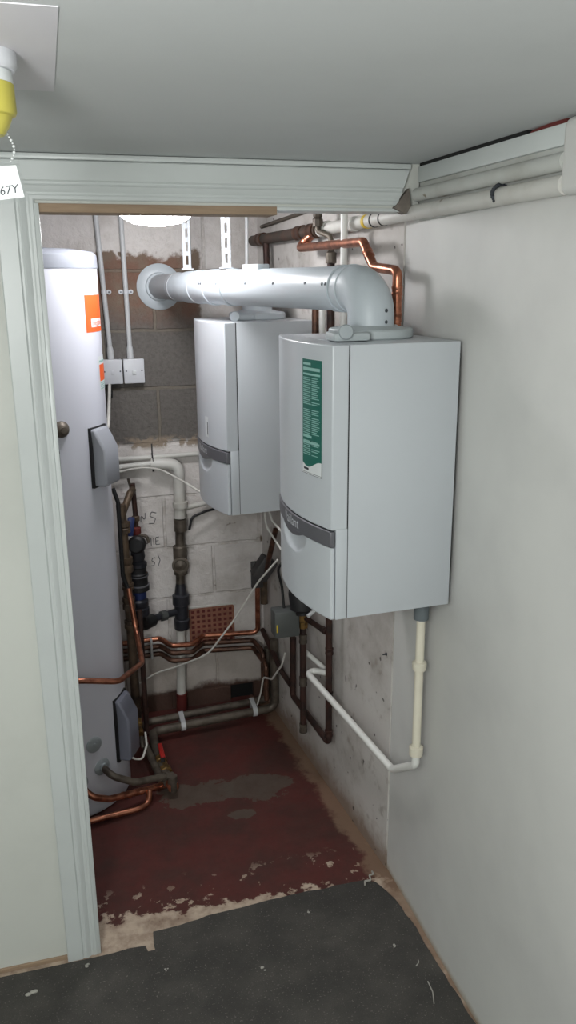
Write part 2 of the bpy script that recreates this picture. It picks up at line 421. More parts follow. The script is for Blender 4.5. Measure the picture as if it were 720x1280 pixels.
# right-hand wall: board in front, plastered masonry behind
obj('wall_right', B().box((1.04, -1.7, 0), (1.15, 2.40, ZC)), 'wall_smooth', kind='structure', smooth=0)
b = B(); b.prism([(1.035, 2.40, 0), (wallx(3.85), 3.85, 0), (1.2, 3.85, 0), (1.2, 2.40, 0)], (0, 0, ZC))
obj('wall_right_rear', b, 'wall_rear', kind='structure', smooth=0)
obj('wall_left_rear', B().box((-0.75, 2.39, 0), (-0.55, YW, ZC)), 'wall_rear', kind='structure', smooth=0)
b = B().box((-1.7, 2.295, 0), (-0.013, 2.39, ZC)); b.box((-0.013, 2.295, 2.283), (1.03, 2.39, ZC))
obj('wall_front', b, 'wall_front', kind='structure', smooth=0)
obj('wall_left', B().box((-1.7, -1.7, 0), (-1.6, 2.295, ZC)), 'wall_front', kind='structure', smooth=0)
obj('wall_behind', B().box((-1.6, -1.7, 0), (1.04, -1.6, ZC)), 'wall_front', kind='structure', smooth=0)
# door lining and architraves
jl = obj('trim_1', B().box((-0.013, 2.284, 0.0), (0.0, 2.395, 2.283), 0.0015), 'gloss_white', kind='structure')
b = B().box((-0.0005, 2.296, 1.582), (0.0008, 2.318, 1.652)); b.lathe((0.0006, 2.307, 1.645), (1, 0, 0), [(0.003, 0), (0.003, .0008), (.0, .001)], 8)
obj('strike_plate', b, 'screw', jl)
PROF = [(0, 0), (0, .017), (.003, .020), (.046, .020), (.050, .016), (.055, .016), (.060, .019), (.066, .017), (.074, .011), (.079, .011), (.083, .013), (.090, .013), (.093, .010), (.093, 0)]
def profile_run(p0, p1, inner0, inner1):
    """profile across width w (0 outer .. .093 inner) and thickness t towards -y; p0/p1 outer-edge ends"""
    r0, r1 = [], []
    for wv, t in PROF:
        f = wv / 0.093
        a = V(p0).lerp(V(inner0), f); c = V(p1).lerp(V(inner1), f)
        r0.append(a + V((0, -t, 0))); r1.append(c + V((0, -t, 0)))
    return r0, r1
Yf = 2.295
b = B(); b.ring_sweep(list(profile_run((-0.104, Yf, 0.0), (-0.104, Yf, 2.383), (-0.011, Yf, 0.0), (-0.011, Yf, 2.290))))
obj('trim_2', b, 'gloss_white', kind='structure', smooth=20)
b = B(); b.ring_sweep(list(profile_run((-0.104, Yf, 2.383), (0.992, Yf, 2.383), (-0.011, Yf, 2.290), (0.962, Yf, 2.290))))
obj('trim_3', b, 'gloss_white', kind='structure', smooth=20)
obj('trim_4', B().box((-0.104, 2.279, 2.384), (1.0, 2.295, 2.399), 0.004), 'gloss_white', kind='structure')
obj('trim_5', B().box((0.0, 2.288, 2.262), (0.616, 2.388, 2.283), 0.001), 'raw_wood', kind='structure')
obj('trim_6', B().box((0.616, 2.288, 2.274), (1.0, 2.388, 2.283), 0.001), 'gloss_white', kind='structure')
b = B(); b.prism([(0.95, 2.275, 2.283), (0.992, 2.275, 2.335), (1.0, 2.275, 2.285), (0.985, 2.275, 2.268)], (0, 0.035, 0))
obj('trim_7', b, 'broken_board', kind='structure', smooth=0)
# strip of old frame left standing at the end of the wall board
obj('trim_8', B().box((1.005, 2.395, 0.75), (1.036, 2.435, 2.4), 0.004), 'painted_pipe', kind='structure') if False else None
# timber batten, plaster end block and exposed brick above the painted pipes
obj('trim_9', B().box((1.018, 1.56, 2.350), (1.04, 2.278, 2.392), 0.003), 'gloss_white', kind='structure')
b = B(); b.box((1.000, 1.20, 2.252), (1.04, 1.562, 2.398), 0.02, seg=4)
obj('trim_10', b, 'wall_smooth', kind='structure')
b = B(); b.prism([(1.022, 1.575, 2.391), (1.022, 1.72, 2.391), (1.022, 1.70, 2.397), (1.022, 1.64, 2.4), (1.022, 1.58, 2.4)], (0.018, 0, 0))
obj('trim_11', b, 'dark_red', kind='structure', smooth=0)
obj('trim_14', B().box((1.0195, 1.72, 2.391), (1.04, 2.27, 2.4)), 'black_gap', kind='structure', smooth=0)  # black strip painting in the shaded gap between batten and ceiling
obj('trim_15', B().box((-1.6, 2.288, 0), (-0.104, 2.296, 0.014), 0.002), 'raw_wood', kind='structure', smooth=0)
b = B(); b.prism([(1.028, 1.56, 2.26), (1.028, 2.28, 2.25), (1.028, 2.28, 2.352), (1.028, 1.56, 2.352)], (0.012, 0, 0))
obj('trim_12', b, 'plaster_pipe', kind='structure', smooth=0)
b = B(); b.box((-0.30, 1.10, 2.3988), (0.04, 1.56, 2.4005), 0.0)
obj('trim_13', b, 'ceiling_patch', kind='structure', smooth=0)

# ------------------------------------------------------------ carpet
poly = [(-1.6, 2.27), (-0.02, 2.265), (0.033, 2.266), (0.09, 2.272), (0.141, 2.268), (0.146, 2.242), (0.171, 2.240), (0.171, 2.318), (0.26, 2.330), (0.361, 2.341), (0.48, 2.351),
        (0.619, 2.357), (0.858, 2.358), (0.934, 2.356), (0.968, 2.335), (0.992, 2.275), (1.010, 2.19), (1.018, 2.094), (1.024, 1.95), (1.030, 1.70), (1.034, 1.2), (1.036, -1.6), (-1.6, -1.6)]
pp = []
for i, p in enumerate(poly):
    q = poly[(i + 1) % len(poly)]; L = math.dist(p, q); k = max(1, min(12, int(L / 0.03))) if p[1] > 0.5 and q[1] > 0.5 and p[0] > -0.1 else 1
    for j in range(k):
        t = j / k; jit = 0.004 if k > 1 else 0
        pp.append((p[0] + (q[0] - p[0]) * t + random.uniform(-jit, jit), p[1] + (q[1] - p[1]) * t + random.uniform(-jit, jit) * (0 if p[0] < -.1 else 1), 0.0))
obj('carpet', B().prism(pp, (0, 0, 0.007)), 'carpet', label='black short pile carpet covering the corridor floor with a ragged cut edge', cat='carpet', smooth=0)

# ------------------------------------------------------------ boilers
# local frame: +X out of the wall, +Y towards the viewer, Z up
HB, WB = 0.730, 0.220
def front(u): return 0.363 + 0.036 * (1 - (u / WB) ** 2)
def slab(b, us, z0, z1, back, off=0.0, scoop=None, nz=1):
    """closed slab with a bowed front surface; scoop(u,z) pushes the front in"""
    zs = [z0 + (z1 - z0) * i / nz for i in range(nz + 1)]
    F = [[b.bm.verts.new((front(u) + off - (scoop(u, z) if scoop else 0), u, z)) for z in zs] for u in us]
    K = [[b.bm.verts.new((back, u, z)) for z in (z0, z1)] for u in us]
    for i in range(len(us) - 1):
        for j in range(nz): b.bm.faces.new((F[i][j], F[i + 1][j], F[i + 1][j + 1], F[i][j + 1]))
        b.bm.faces.new((K[i][0], K[i][1], K[i + 1][1], K[i + 1][0]))
        b.bm.faces.new([F[i][nz], F[i + 1][nz], K[i + 1][1], K[i][1]]); b.bm.faces.new([F[i][0], K[i][0], K[i + 1][0], F[i + 1][0]])
    for i in (0, len(us) - 1): b.bm.faces.new([K[i][0]] + F[i] + [K[i][1]])
    return b
def bevel_mod(o, w, seg=3):
    m = o.modifiers.new('bevel', 'BEVEL'); m.width = w; m.segments = seg; m.limit_method = 'ANGLE'; m.angle_limit = math.radians(50)
US = [-WB + 2 * WB * i / 40 for i in range(41)]
SEAM = 0.318
def make_boiler(loc, rz, label):
    t = thing('boiler', loc, label, 'boiler', None, rz)
    b = B().box((0.008, -WB, 0.0), (SEAM - 0.0015, WB, HB), 0.002)
    obj('casing', b, 'white_metal', t, local=True)
    obj('gap_shade', B().box((0.0, -WB + 0.012, 0.06), (0.008, WB - 0.012, HB - 0.03), 0.002), 'black_gap', t, local=True)  # black sheet painting shade into the gap behind the casing
    # dark gasket seen in the joint between casing and front
    obj('gasket', B().box((SEAM - 0.004, -WB + 0.0012, 0.002), (SEAM + 0.002, WB - 0.0012, HB - 0.002)), 'black_gap', t, local=True)
    b = slab(B(), US, 0.252, HB, SEAM); fp = obj('front_panel', b, 'white_metal', t, local=True); bevel_mod(fp, 0.004)
    # side strip of the front cover running down beside the lower door
    for s in (-1, 1):
        y0, y1 = sorted((s * WB, s * (WB - 0.012)))
        obj('cover_edge', B().box((SEAM, y0, 0.0), (0.3505, y1, 0.254), 0.001), 'white_metal', t, local=True)
    b = slab(B(), [u * 0.998 for u in US], 0.205, 0.249, 0.352, 0.003)
    # tongue dipping at the centre of the band
    bd = obj('trim_band', b, 'band_grey', t, local=True); bevel_mod(bd, 0.003, 2)
    tp = []
    for sgn in (0, 1):
        ring = []
        for i in range(25):
            u = -0.085 + 0.17 * i / 24; ring.append((front(u) + 0.0028 - 0.012 * sgn, u, 0.206 - 0.017 * max(0, math.cos(u / 0.085 * PI / 2)) ** 0.8))
        for i in range(24, -1, -1):
            u = -0.085 + 0.17 * i / 24; ring.append((front(u) + 0.0028 - 0.012 * sgn, u, 0.208))
        tp.append(ring)
    lip = B(); lip.ring_sweep(tp); obj('lip', lip, 'band_grey', bd, local=True)
    lb = B().text('Vaillant', 0.040, lambda x, y: (front(-x * 1.0) + 0.0036, x - 0.0, 0.228 + y + 0.10 * 0))
    obj('logo', lb, 'logo', bd, local=True, label='silver maker lettering on the grey band', smooth=0)
    def scoop(u, z):
        h = (0.203 - z)
        e = (u / 0.10) ** 2 + (h / 0.062) ** 2
        return 0.022 * max(0.0, 1 - e) ** 0.7 if e < 1 else 0
    uu = [(-WB + 0.002) + 2 * (WB - 0.002) * i / 80 for i in range(81)]
    b = slab(B(), uu, 0.0, 0.203, 0.352, 0.0, scoop, 36); d = obj('lower_door', b, 'white_metal', t, local=True); bevel_mod(d, 0.003, 2)
    return t
L1 = 'white wall hung boiler nearest the doorway with a green sticker on its front'
boiler = make_boiler((1.022, 2.205, 1.208), PI + math.radians(2.5), L1)
boiler2 = copy_tree(boiler)
boiler2.location = (0.957, 3.285, 1.213); boiler2.rotation_euler = (0, 0, PI + math.radians(4.6))
boiler2['label'] = 'white wall hung boiler further back, half hidden behind the nearer one'
for o in (boiler, boiler2): o['group'] = 'wall hung boilers'
WORLD[boiler2.name] = boiler2.location.copy()
# green sticker on the nearer boiler
def on_front(u, z, off=0.0008): return (front(u) + off, u, z)
b = B()
def patch(b, u0, u1, z0, z1, off, nu=8, zt=None):
    rows = [[], []]
    for i in range(nu + 1):
        u = u0 + (u1 - u0) * i / nu
        rows[0].append(b.bm.verts.new(on_front(u, zt(u) if zt else z0, off))); rows[1].append(b.bm.verts.new(on_front(u, z1, off)))
    for i in range(nu):
        f = b.bm.faces.new((rows[0][i], rows[0][i + 1], rows[1][i + 1], rows[1][i])); f.material_index = b.mi
S0, S1, T0, T1 = 0.083, 0.180, 0.385, 0.690
b.slot(1); patch(b, S0, S1, T0, T1, 0.0006)
b.slot(0); patch(b, S0 + .001, S1 - .001, T0, T1 - .001, 0.0012, 16, lambda u: T0 + 0.030 - 0.010 * math.sin((u - S0) / (S1 - S0) * PI * 1.6) * 1.0)
b.slot(2)
random.seed(3)
patch(b, S0 + .006, S0 + .045, 0.674, 0.680, .0017); patch(b, S0 + .006, S0 + .088, 0.660, 0.668, .0017); patch(b, S0 + .006, S1 - .008, 0.648, 0.653, .0017)
z = 0.640
while z > 0.435:
    if 0.558 < z < 0.572 or 0.478 < z < 0.486: z -= 0.005; continue
    wln = random.uniform(0.6, 1.0)
    u0 = S0 + 0.006; L = (S1 - S0 - 0.012)
    patch(b, u0, u0 + L * 0.48 * random.uniform(.85, 1), z, z + 0.0022, .0017)
    if random.random() < 0.9: patch(b, u0 + L * 0.52, u0 + L * (0.52 + 0.46 * wln), z, z + 0.0022, .0017)
    z -= 0.0052
patch(b, S0 + .006, S0 + .05, 0.484, 0.490, .0017); patch(b, S0 + .006, S1 - .01, 0.468, 0.474, .0017)
b.slot(3); patch(b, S0 + .008, S0 + .034, T0 + 0.011, T0 + 0.017, .0014); patch(b, S0 + .002, S1 - .002, T0 + .0035, T0 + .0045, .0014)
patch(b, S1 - .0012, S1, T0, T0 + .04, .0014); patch(b, S0, S1, T0, T0 + .001, .0014)
obj('sticker', b, ['green', 'paper', 'green_text', 'ink'], boiler, local=True, label='tall dark green printed sticker', smooth=0)
# narrow white sticker on the rear boiler
b = B(); patch(b, 0.04, 0.075, 0.285, 0.365, .0008); b.slot(1); patch(b, 0.064, 0.071, 0.295, 0.345, .0014)
obj('sticker', b, ['paper', 'ink'], boiler2, local=True, label='small white sticker', smooth=0)
# pipe connections and electrics under the nearer boiler
# ------------------------------------------------------------ flues
ZF = 2.068
F0 = V((0.858, 2.203, ZF)); F1 = V((0.482, YW, ZF - 0.004)); FD = (F1 - F0).normalized(); FL = (F1 - F0).length
def fp(d): return F0 + FD * d
fl = thing('flue_pipe', (0.858, 2.203, 1.938), 'long white flue running from the nearer boiler to the back wall', 'flue')
b = B().lathe((0.858, 2.203, 1.938), (0, 0, 1), [(0.06, 0), (0.112, 0.0), (0.117, .004), (0.117, .022), (.113, .026), (.078, .030), (.072, .034)], 48)
b.box((0.70, 2.05, 1.9395), (0.80, 2.135, 1.962), 0.008)
ad = obj('adaptor_flange', b, 'adaptor_grey', fl)
b = B().lathe((0.735, 2.060, 1.962), (-.35, -1, 0.15), [(0.012, -.03), (0.012, 0), (.0185, 0), (.0195, .003), (.0195, .018), (.017, .021), (0, .022)], 20)
obj('sampling_cap', b, 'cap_grey', ad)
# elbow: vertical spigot then quarter bend onto the horizontal axis
R = 0.0645
pts = [F0 + V((0, 0, -0.105))]
cb = 0.075
arc = []
for k in range(13):
    a = k / 12 * PI / 2
    arc.append(F0 + V((0, 0, -cb)) + FD * (cb * (1 - math.cos(a))) + V((0, 0, cb * math.sin(a))))
b = B(); b.tube(pts + arc + [fp(0.115)], R, bend=0.001, n=40); b.lathe(fp(0.085), FD, [(R, 0), (R + .0025, .001), (R + .0025, .012), (R, .013)], 40)
el = obj('elbow', b, 'white_flue', fl, smooth=50)
b = B().lathe(fp(0.112), FD, [(R - .002, 0), (R - .002, 0.4), (R - .002, 1.18)], 40)
main = obj('straight_pipe', b, 'white_flue', fl)
b = B().lathe(fp(1.16), FD, [(R - .004, 0), (R - .007, .10), (R - .007, .27)], 40); b.lathe(fp(1.17), FD, [(R - .006, 0), (R, .002), (R, .014), (R - .006, .016)], 40)
obj('terminal_pipe', b, 'white_flue', fl)
b = B().lathe(fp(1.41), FD, [(0.050, 0), (0.053, .003), (0.053, .09), (.052, FL - 1.41 - .004)], 36); b.lathe(fp(1.40), FD, [(0.05, 0), (.0595, .0), (.0595, .018), (.05, .02)], 36)
obj('wall_sleeve', b, 'flue_grey', fl)
b = B().lathe((0.482, YW - .001, ZF - .004), (0, -1, 0), [(0.03, 0), (0.099, 0.0), (0.099, .002), (.094, .006), (.062, .010), (.058, .018), (.05, .018)], 48)
obj('wall_flange', b, 'white_flue', fl)
for d in (0.128, 0.86, 1.02):
    b = B().lathe(fp(d), FD, [(R - .004, 0), (R + .0018, .001), (R + .0018, .034), (R - .004, .035)], 40)
    cl = obj('pipe_clamp', b, 'white_flue', fl)
    for dd in (0.009, 0.027):
        side = FD.cross(V((0, 0, 1))).normalized()
        if side.y > 0 or side.x > 0: side = -side
        for an in (12,):
            dr = (side * math.cos(math.radians(an)) + V((0, 0, 1)) * math.sin(math.radians(an)))
            s = B().lathe(fp(d + dd) + dr * (R + .0015), dr, [(.0045, 0), (.0045, .0015), (.0025, .003), (0, .003)], 10)
            obj('screw', s, 'screw', cl)
for d, an in ((0.26, 15), (0.46, 14), (0.66, 14)):
    side = FD.cross(V((0, 0, 1))).normalized()
    if side.x > 0: side = -side
    dr = (side * math.cos(math.radians(an)) + V((0, 0, 1)) * math.sin(math.radians(an)))
    obj('screw', B().lathe(fp(d) + dr * (R - .003), dr, [(.0045, 0), (.0045, .002), (.0025, .0035), (0, .0035)], 10), 'screw', main)
for x_, z_ in ((0.878, 2.012), (0.878, 1.982)):
    dr = V((0.32, -0.947, 0)); p = V((0.858, 2.203, z_)) + dr * (R - .001)
    obj('screw', B().lathe(p, dr, [(.005, 0), (.005, .002), (.003, .0035), (0, .0035)], 12), 'screw', el)
# hanging clamp plate on top of the flue
b = B(); c = fp(0.70) + V((0, 0, R + 0.001)); m3 = Matrix.Rotation(math.atan2(FD.y, FD.x), 3, 'Z')
b.box(c - V((0.062, .022, .008)), c + V((0.062, .022, .012)), 0.003, m3)
obj('inspection_cap', b, 'white_flue', main)
# slotted hangers
def hanger(x, y, label):
    t = thing('slotted_hanger', (x, y, ZF + R), label, 'hanger', 'slotted metal hangers above the flue')
    b = B(); w2 = 0.017; z0 = ZF + R + .001; z1 = ZC
    # flange with real slots facing the viewer
    b.box((x - w2, y, z0), (x - 0.005, y + .002, z1)); b.box((x + .005, y, z0), (x + w2, y + .002, z1))
    zz = z0
    while zz < z1:
        b.box((x - 0.005, y, zz), (x + .005, y + .002, min(zz + .018, z1))); zz += 0.052
    b.box((x + w2 - .002, y, z0), (x + w2, y + .024, z1))
    obj('strap', b, 'white_metal', t, smooth=0)
    obj('foot', B().box((x - .022, y - .012, z0 - .001), (x + .022, y + .03, z0 + .004), .001), 'white_metal', t)
hanger(0.640, 3.09, 'white slotted metal hanger dropping onto the middle of the flue')
hanger(0.553, 3.44, 'white slotted metal hanger beside the bright ceiling lamp')
# rear boiler flue
fl2 = thing('flue_pipe', (0.80, 3.29, 1.943), 'short white flue rising from the rear boiler behind the long flue', 'flue')
b = B().lathe((0.80, 3.29, 1.943), (0, 0, 1), [(0.06, 0), (0.108, 0.0), (0.112, .004), (0.112, .02), (.106, .026), (.075, .030), (.07, .034)], 48)
a2 = obj('adaptor_flange', b, 'white_flue', fl2)
b = B().lathe((0.685, 3.17, 1.957), (-.35, -1, 0.1), [(0.012, -.03), (0.012, 0), (.0185, 0), (.0195, .003), (.0195, .018), (.017, .021), (0, .022)], 20)
b.box((0.685, 3.16, 1.9435), (0.76, 3.235, 1.965), 0.008)
obj('sampling_cap', b, 'white_flue', a2)
b = B(); b.tube([(0.80, 3.29, 1.965), (0.80, 3.29, 2.06), (0.80, YW - .002, 2.06)], 0.06, bend=0.07, n=36, seg=10)
obj('elbow', b, 'white_flue', fl2, smooth=50)
obj('screw', B().lathe((0.775, 3.234, 2.0), (-.4, -.92, 0), [(.005, 0), (.005, .002), (.003, .0035), (0, .0035)], 12), 'screw', a2)

# ------------------------------------------------------------ hot water cylinder
CX, CY, CR = -0.092, 3.275, 0.280
cy = thing('hot_water_cylinder', (CX, CY, 0), 'tall white hot water cylinder standing behind the door frame', 'water cylinder')
obj('shell', B().lathe((CX, CY, 0), (0, 0, 1), [(CR - .01, 0), (CR, .01), (CR, 1.0), (CR, 2.135), (CR - .003, 2.138)], 96), 'cylinder', cy)
obj('top_cap', B().lathe((CX, CY, 2.136), (0, 0, 1), [(CR - .02, 0), (CR + .002, .0), (CR + .003, .004), (CR + .001, .046), (CR - .012, .058), (CR - .08, .068), (CR - .18, .073), (0, .075)], 96), 'cyl_cap', cy)
def wrap(th0, off=0.0008):
    def f(u, v):
        a = th0 + u / CR; r = CR + off
        return (CX + r * math.cos(a), CY + r * math.sin(a), v)
    return f
def cpatch(b, f, u0, u1, z0, z1, nu=12):
    A = [b.bm.verts.new(f(u0 + (u1 - u0) * i / nu, z0)) for i in range(nu + 1)]; C2 = [b.bm.verts.new(f(u0 + (u1 - u0) * i / nu, z1)) for i in range(nu + 1)]
    for i in range(nu):
        q = b.bm.faces.new((A[i], A[i + 1], C2[i + 1], C2[i])); q.material_index = b.mi
TH = math.radians(-27)
lab = B(); g = wrap(TH, .0008); cpatch(lab, g, -0.055, 0.115, 1.915, 2.045)
lab.slot(1); g2 = wrap(TH, .0014); cpatch(lab, g2, -0.022, 0.085, 1.932, 1.962)
lab.slot(0); g3 = wrap(TH, .0018); lab.text('megaflo', 0.030, lambda x, y: g3(x + 0.032, 1.947 + y))
obj('brand_label', lab, ['orange', 'paper'], cy, label='orange label with a white wordmark panel', smooth=0)
lab = B(); g = wrap(TH + .18, .0008); cpatch(lab, g, -0.035, 0.09, 1.70, 1.825); lab.slot(1); g2 = wrap(TH + .18, .0014); cpatch(lab, g2, -0.028, 0.08, 1.735, 1.795); lab.slot(2)
for k in range(4): cpatch(lab, g2, -0.028, 0.07, 1.705 + .007 * k, 1.708 + .007 * k)
cpatch(lab, g2, -0.028, 0.06, 1.803, 1.810)
obj('rating_label', lab, ['paper', 'orange', 'green_text'], cy, label='white label with an orange panel', smooth=0)
def cyl_frame(th, z):
    n = V((math.cos(th), math.sin(th), 0)); tq = V((-math.sin(th), math.cos(th), 0))
    return V((CX, CY, z)) + n * CR, n, tq
def cover(th, z0, z1, hw, out, mat, slope=0.0, label=None):
    p, n, tq = cyl_frame(th, 0); zc = V((0, 0, 1))
    def prismy(inset, d0, d1, zb, zt):
        b = B()
        prof = [(-.03 + d0, zb), (d1 * .86, zb), (d1, zb + .012), (d1, zt - slope), (d1 * .3, zt), (-.03 + d0, zt)]
        r = []
        for sgn in (-1, 1): r.append([p + n * a + tq * (sgn * (hw - inset)) + zc * zz for a, zz in prof])
        b.ring_sweep(r); return b
    o = obj('terminal_cover', prismy(0, 0, out, z0, z1), mat, cy, label=label); bevel_mod(o, 0.008, 3)
    k = obj('gasket', prismy(-.006, 0, .007, z0 - .006, z1 + .006), 'black', o)
    return o
cover(math.radians(-33), 1.357, 1.57, 0.052, 0.055, 'cover', 0.075, 'silver grey terminal cover')
cover(math.radians(-27), 0.185, 0.455, 0.052, 0.055, 'cover_dark', 0.08, 'slate grey terminal cover')
p, n, tq = cyl_frame(math.radians(-68), 1.588)
b = B().lathe(p - n * .004, n, [(.030, 0), (.030, .006), (.026, .016), (.02, .024), (.011, .028), (.011, .034), (0, .035)], 24); 
obj('brass_cap', b, 'grey_pipe', cy)
p, n, tq = cyl_frame(math.radians(-62), 0.318)
obj('inspection_disc', B().lathe(p - n * .004, n, [(.034, 0), (.034, .005), (.031, .007), (.008, .007), (.006, .010), (0, .010)], 28), 'cap_grey', cy)
for th, z in ((-56, .205), (-77, .172)):
    p, n, tq = cyl_frame(math.radians(th), z)
    obj('pipe_boss', B().lathe(p - n * .004, n, [(.036, 0), (.036, .004), (.030, .008), (.018, .010), (.018, .02), (0, .02)], 28), 'cap_grey', cy)

# ------------------------------------------------------------ bulkhead lamp
lp = thing('bulkhead_lamp', (LAMP_XYZ[0], LAMP_XYZ[1], ZC - .1), 'round lit bulkhead lamp on the plant room ceiling', 'ceiling lamp')
obj('base', B().lathe((*LAMP_XYZ, ZC), (0, 0, -1), [(.145, 0), (.145, .044), (.140, .049), (.1, .049)], 48), 'switch_white', lp)
obj('diffuser', B().lathe((*LAMP_XYZ, ZC - .047), (0, 0, -1), [(.138, 0), (.138, .015), (.131, .037), (.112, .057), (.08, .073), (.04, .081), (0, .083)], 48), 'lamp_glow', lp)

# ------------------------------------------------------------ conduits and switches
def conduit(x0, x1, z0, label, saddles):
    t = thing('conduit', (x0, YW - .012, z0), label, 'conduit', 'white electrical conduits above the switches')
    obj('tube', B().tube([(x1, YW - .013, ZC), (x0, YW - .013, z0)], .0105), 'conduit', t)
    obj('adaptor', B().lathe((x0, YW - .013, z0), ((x1 - x0), 0, ZC - z0), [(.012, 0), (.0145, 0), (.0145, .04), (.0125, .05), (.012, .052)], 20), 'conduit', t)
    xm = x0 + (x1 - x0) * (2.045 - z0) / (ZC - z0)
    b = B(); b.lathe((xm, YW - .013, 2.037), (0, 0, 1), [(.0125, 0), (.0125, .014)], 20)
    for s in saddles:
        b.lathe((xm + s * .022, YW - .0005, 2.044), (0, -1, 0), [(.0105, 0), (.0105, .004), (.009, .006), (.003, .006)], 20)
        b.box((min(xm, xm + s * .022), YW - .005, 2.037), (max(xm, xm + s * .022), YW - .001, 2.051))
    sd = obj('saddle', b, 'switch_white', t)
    for s in saddles: obj('screw', B().lathe((xm + s * .022, YW - .006, 2.044), (0, -1, 0), [(.0042, 0), (.0042, .0012), (0, .0016)], 10), 'screw', sd)
conduit(0.253, 0.226, 1.758, 'white conduit nearer the cylinder, dropping to the left switch box', (1,))
conduit(0.338, 0.331, 1.758, 'white conduit further from the cylinder, dropping to the right switch box', (-1, 1))
def switch(x0, x1, label, rocker):
    z0, z1 = 1.652, 1.757; t = thing('wall_switch', ((x0 + x1) / 2, YW, z0), label, 'switch', 'switch boxes on the block wall')
    obj('back_box', B().box((x0, YW - .032, z0), (x1, YW - .0005, z1), .003), 'switch_white', t)
    pl = obj('faceplate', B().box((x0 - .001, YW - .042, z0 - .001), (x1 + .001, YW - .032, z1 + .001), .004), 'switch_white', t)
    xm = (x0 + x1) / 2; zm = (z0 + z1) / 2
    for s in (-1, 1): obj('screw', B().lathe((xm + s * .034, YW - .0415, zm + .002), (0, -1, 0), [(.0035, 0), (.0035, .0012), (0, .0016)], 10), 'screw', pl)
    if rocker:
        obj('rocker', B().box((xm - .008, YW - .049, zm - .014), (xm + .008, YW - .041, zm + .006), .002, Matrix.Rotation(math.radians(10), 3, 'X')), 'paper', t)
    else:
        obj('fuse_carrier', B().box((xm - .006, YW - .044, zm - .012), (xm + .006, YW - .041, zm + .008), .001), 'switch_white', t)
switch(0.211, 0.297, 'white spur box touching the cylinder', False)
switch(0.304, 0.393, 'white rocker switch box further from the cylinder', True)

# ------------------------------------------------------------ pipes
def pipe(name, pts, r, mat, label, cat='pipe', bend=None, couplers=(), cmat=None, group=None, crad=1.22, clen=0.028, cname='coupling', n=16):
    o = obj(name, B().tube(pts, r, bend, n), mat, None, label=label, cat=cat, group=group)
    for c, d in couplers:
        d = V(d).normalized(); c = V(c)
        obj(cname, B().lathe(c - d * clen / 2, d, [(r, 0), (r * crad, 0.0005), (r * crad, clen * .3), (r * (crad - .07), clen * .38), (r * (crad - .07), clen * .62), (r * crad, clen * .7), (r * crad, clen - .0005), (r, clen)], 18), cmat or mat, o)
    return o
pipe('copper_pipe', [(.975, 2.30, 1.945), (.975, 2.30, 2.116), (.957, 2.44, 2.128), (.95, 2.515, 2.203), (.905, 3.09, 2.203), (.953, 3.03, 2.252)], .0145, 'copper',
     'bright copper pipe cranking above the flue elbow', bend=.02,
     couplers=[((.975, 2.30, 2.06), (0, 0, 1)), ((.975, 2.30, 1.985), (0, 0, 1)), ((.9535, 2.478, 2.166), (-.007, .075, .075)), ((.93, 3.06, 2.227), (.048, -.06, .049))], crad=1.12)
b = B()
pipe('corroded_pipe', [(.898, 3.75, 2.256), (.955, 2.985, 2.262)], .022, 'copper_green', 'thick corroded pipe along the right wall near the ceiling',
     couplers=[((.942, 3.16, 2.2605), (.057, -.765, .006)), ((.951, 3.03, 2.262), (.057, -.765, .006)), ((.907, 3.63, 2.257), (.057, -.765, .006))], cmat='copper_dull', clen=.07)
pipe('dark_pipe', [(.908, 3.56, 2.24), (.915, 3.56, 1.98)], .014, 'copper_dark', 'dark vertical pipe teeing down from the thick corroded pipe')
pipe('painted_pipe', [(.958, 2.935, 2.262), (1.005, 2.40, 2.27), (1.012, 2.30, 2.272), (1.014, 1.55, 2.274)], .0205, 'painted_pipe', 'white painted pipe passing under the lintel with yellow and black tape', bend=.2)
pp_ = bpy.data.objects['painted_pipe']
def ringon(name, y, x, z, w_, r, mat, par, d=(.09, -1, 0)):
    obj(name, B().lathe((x, y, z), d, [(r - .003, 0), (r, .0005), (r, w_), (r - .003, w_ + .0005)], 24), mat, par)
ringon('yellow_tape', 2.592, .988, 2.267, .018, .0218, 'tape_yellow', pp_); ringon('black_ring', 2.535, .993, 2.268, .006, .0222, 'black', pp_); ringon('black_ring', 2.475, .9985, 2.269, .006, .0222, 'black', pp_)
ringon('end_socket', 2.95, .957, 2.262, .06, .0265, 'painted_pipe', pp_); ringon('socket', 2.70, .9787, 2.2655, .03, .0235, 'painted_pipe', pp_)
b = B()
for k in range(13):
    a = math.radians(60 + 13 * k)
    b.ball((1.010 + .022 * math.cos(a), 1.80 + .002 * math.sin(k), 2.276 + .0225 * math.sin(a)), .005 if 3 < k < 11 else .0035, (1, .7, 1), 8)
obj('joint_sealant', b, 'ink', pp_, label='dark smear of joint sealant')
o = pipe('plastered_pipe', [(1.012, 2.262, 2.317), (1.012, 1.55, 2.318)], .0185, 'plaster_pipe', 'upper plaster smeared pipe beneath the timber batten on the right wall')
for y, zz in ((2.02, 2.318), (1.64, 2.326)):
    obj('stain', B().ball((1.0, y, zz), .014, (.6, 1.3, .9), 10), 'painted_pipe', o) if False else None
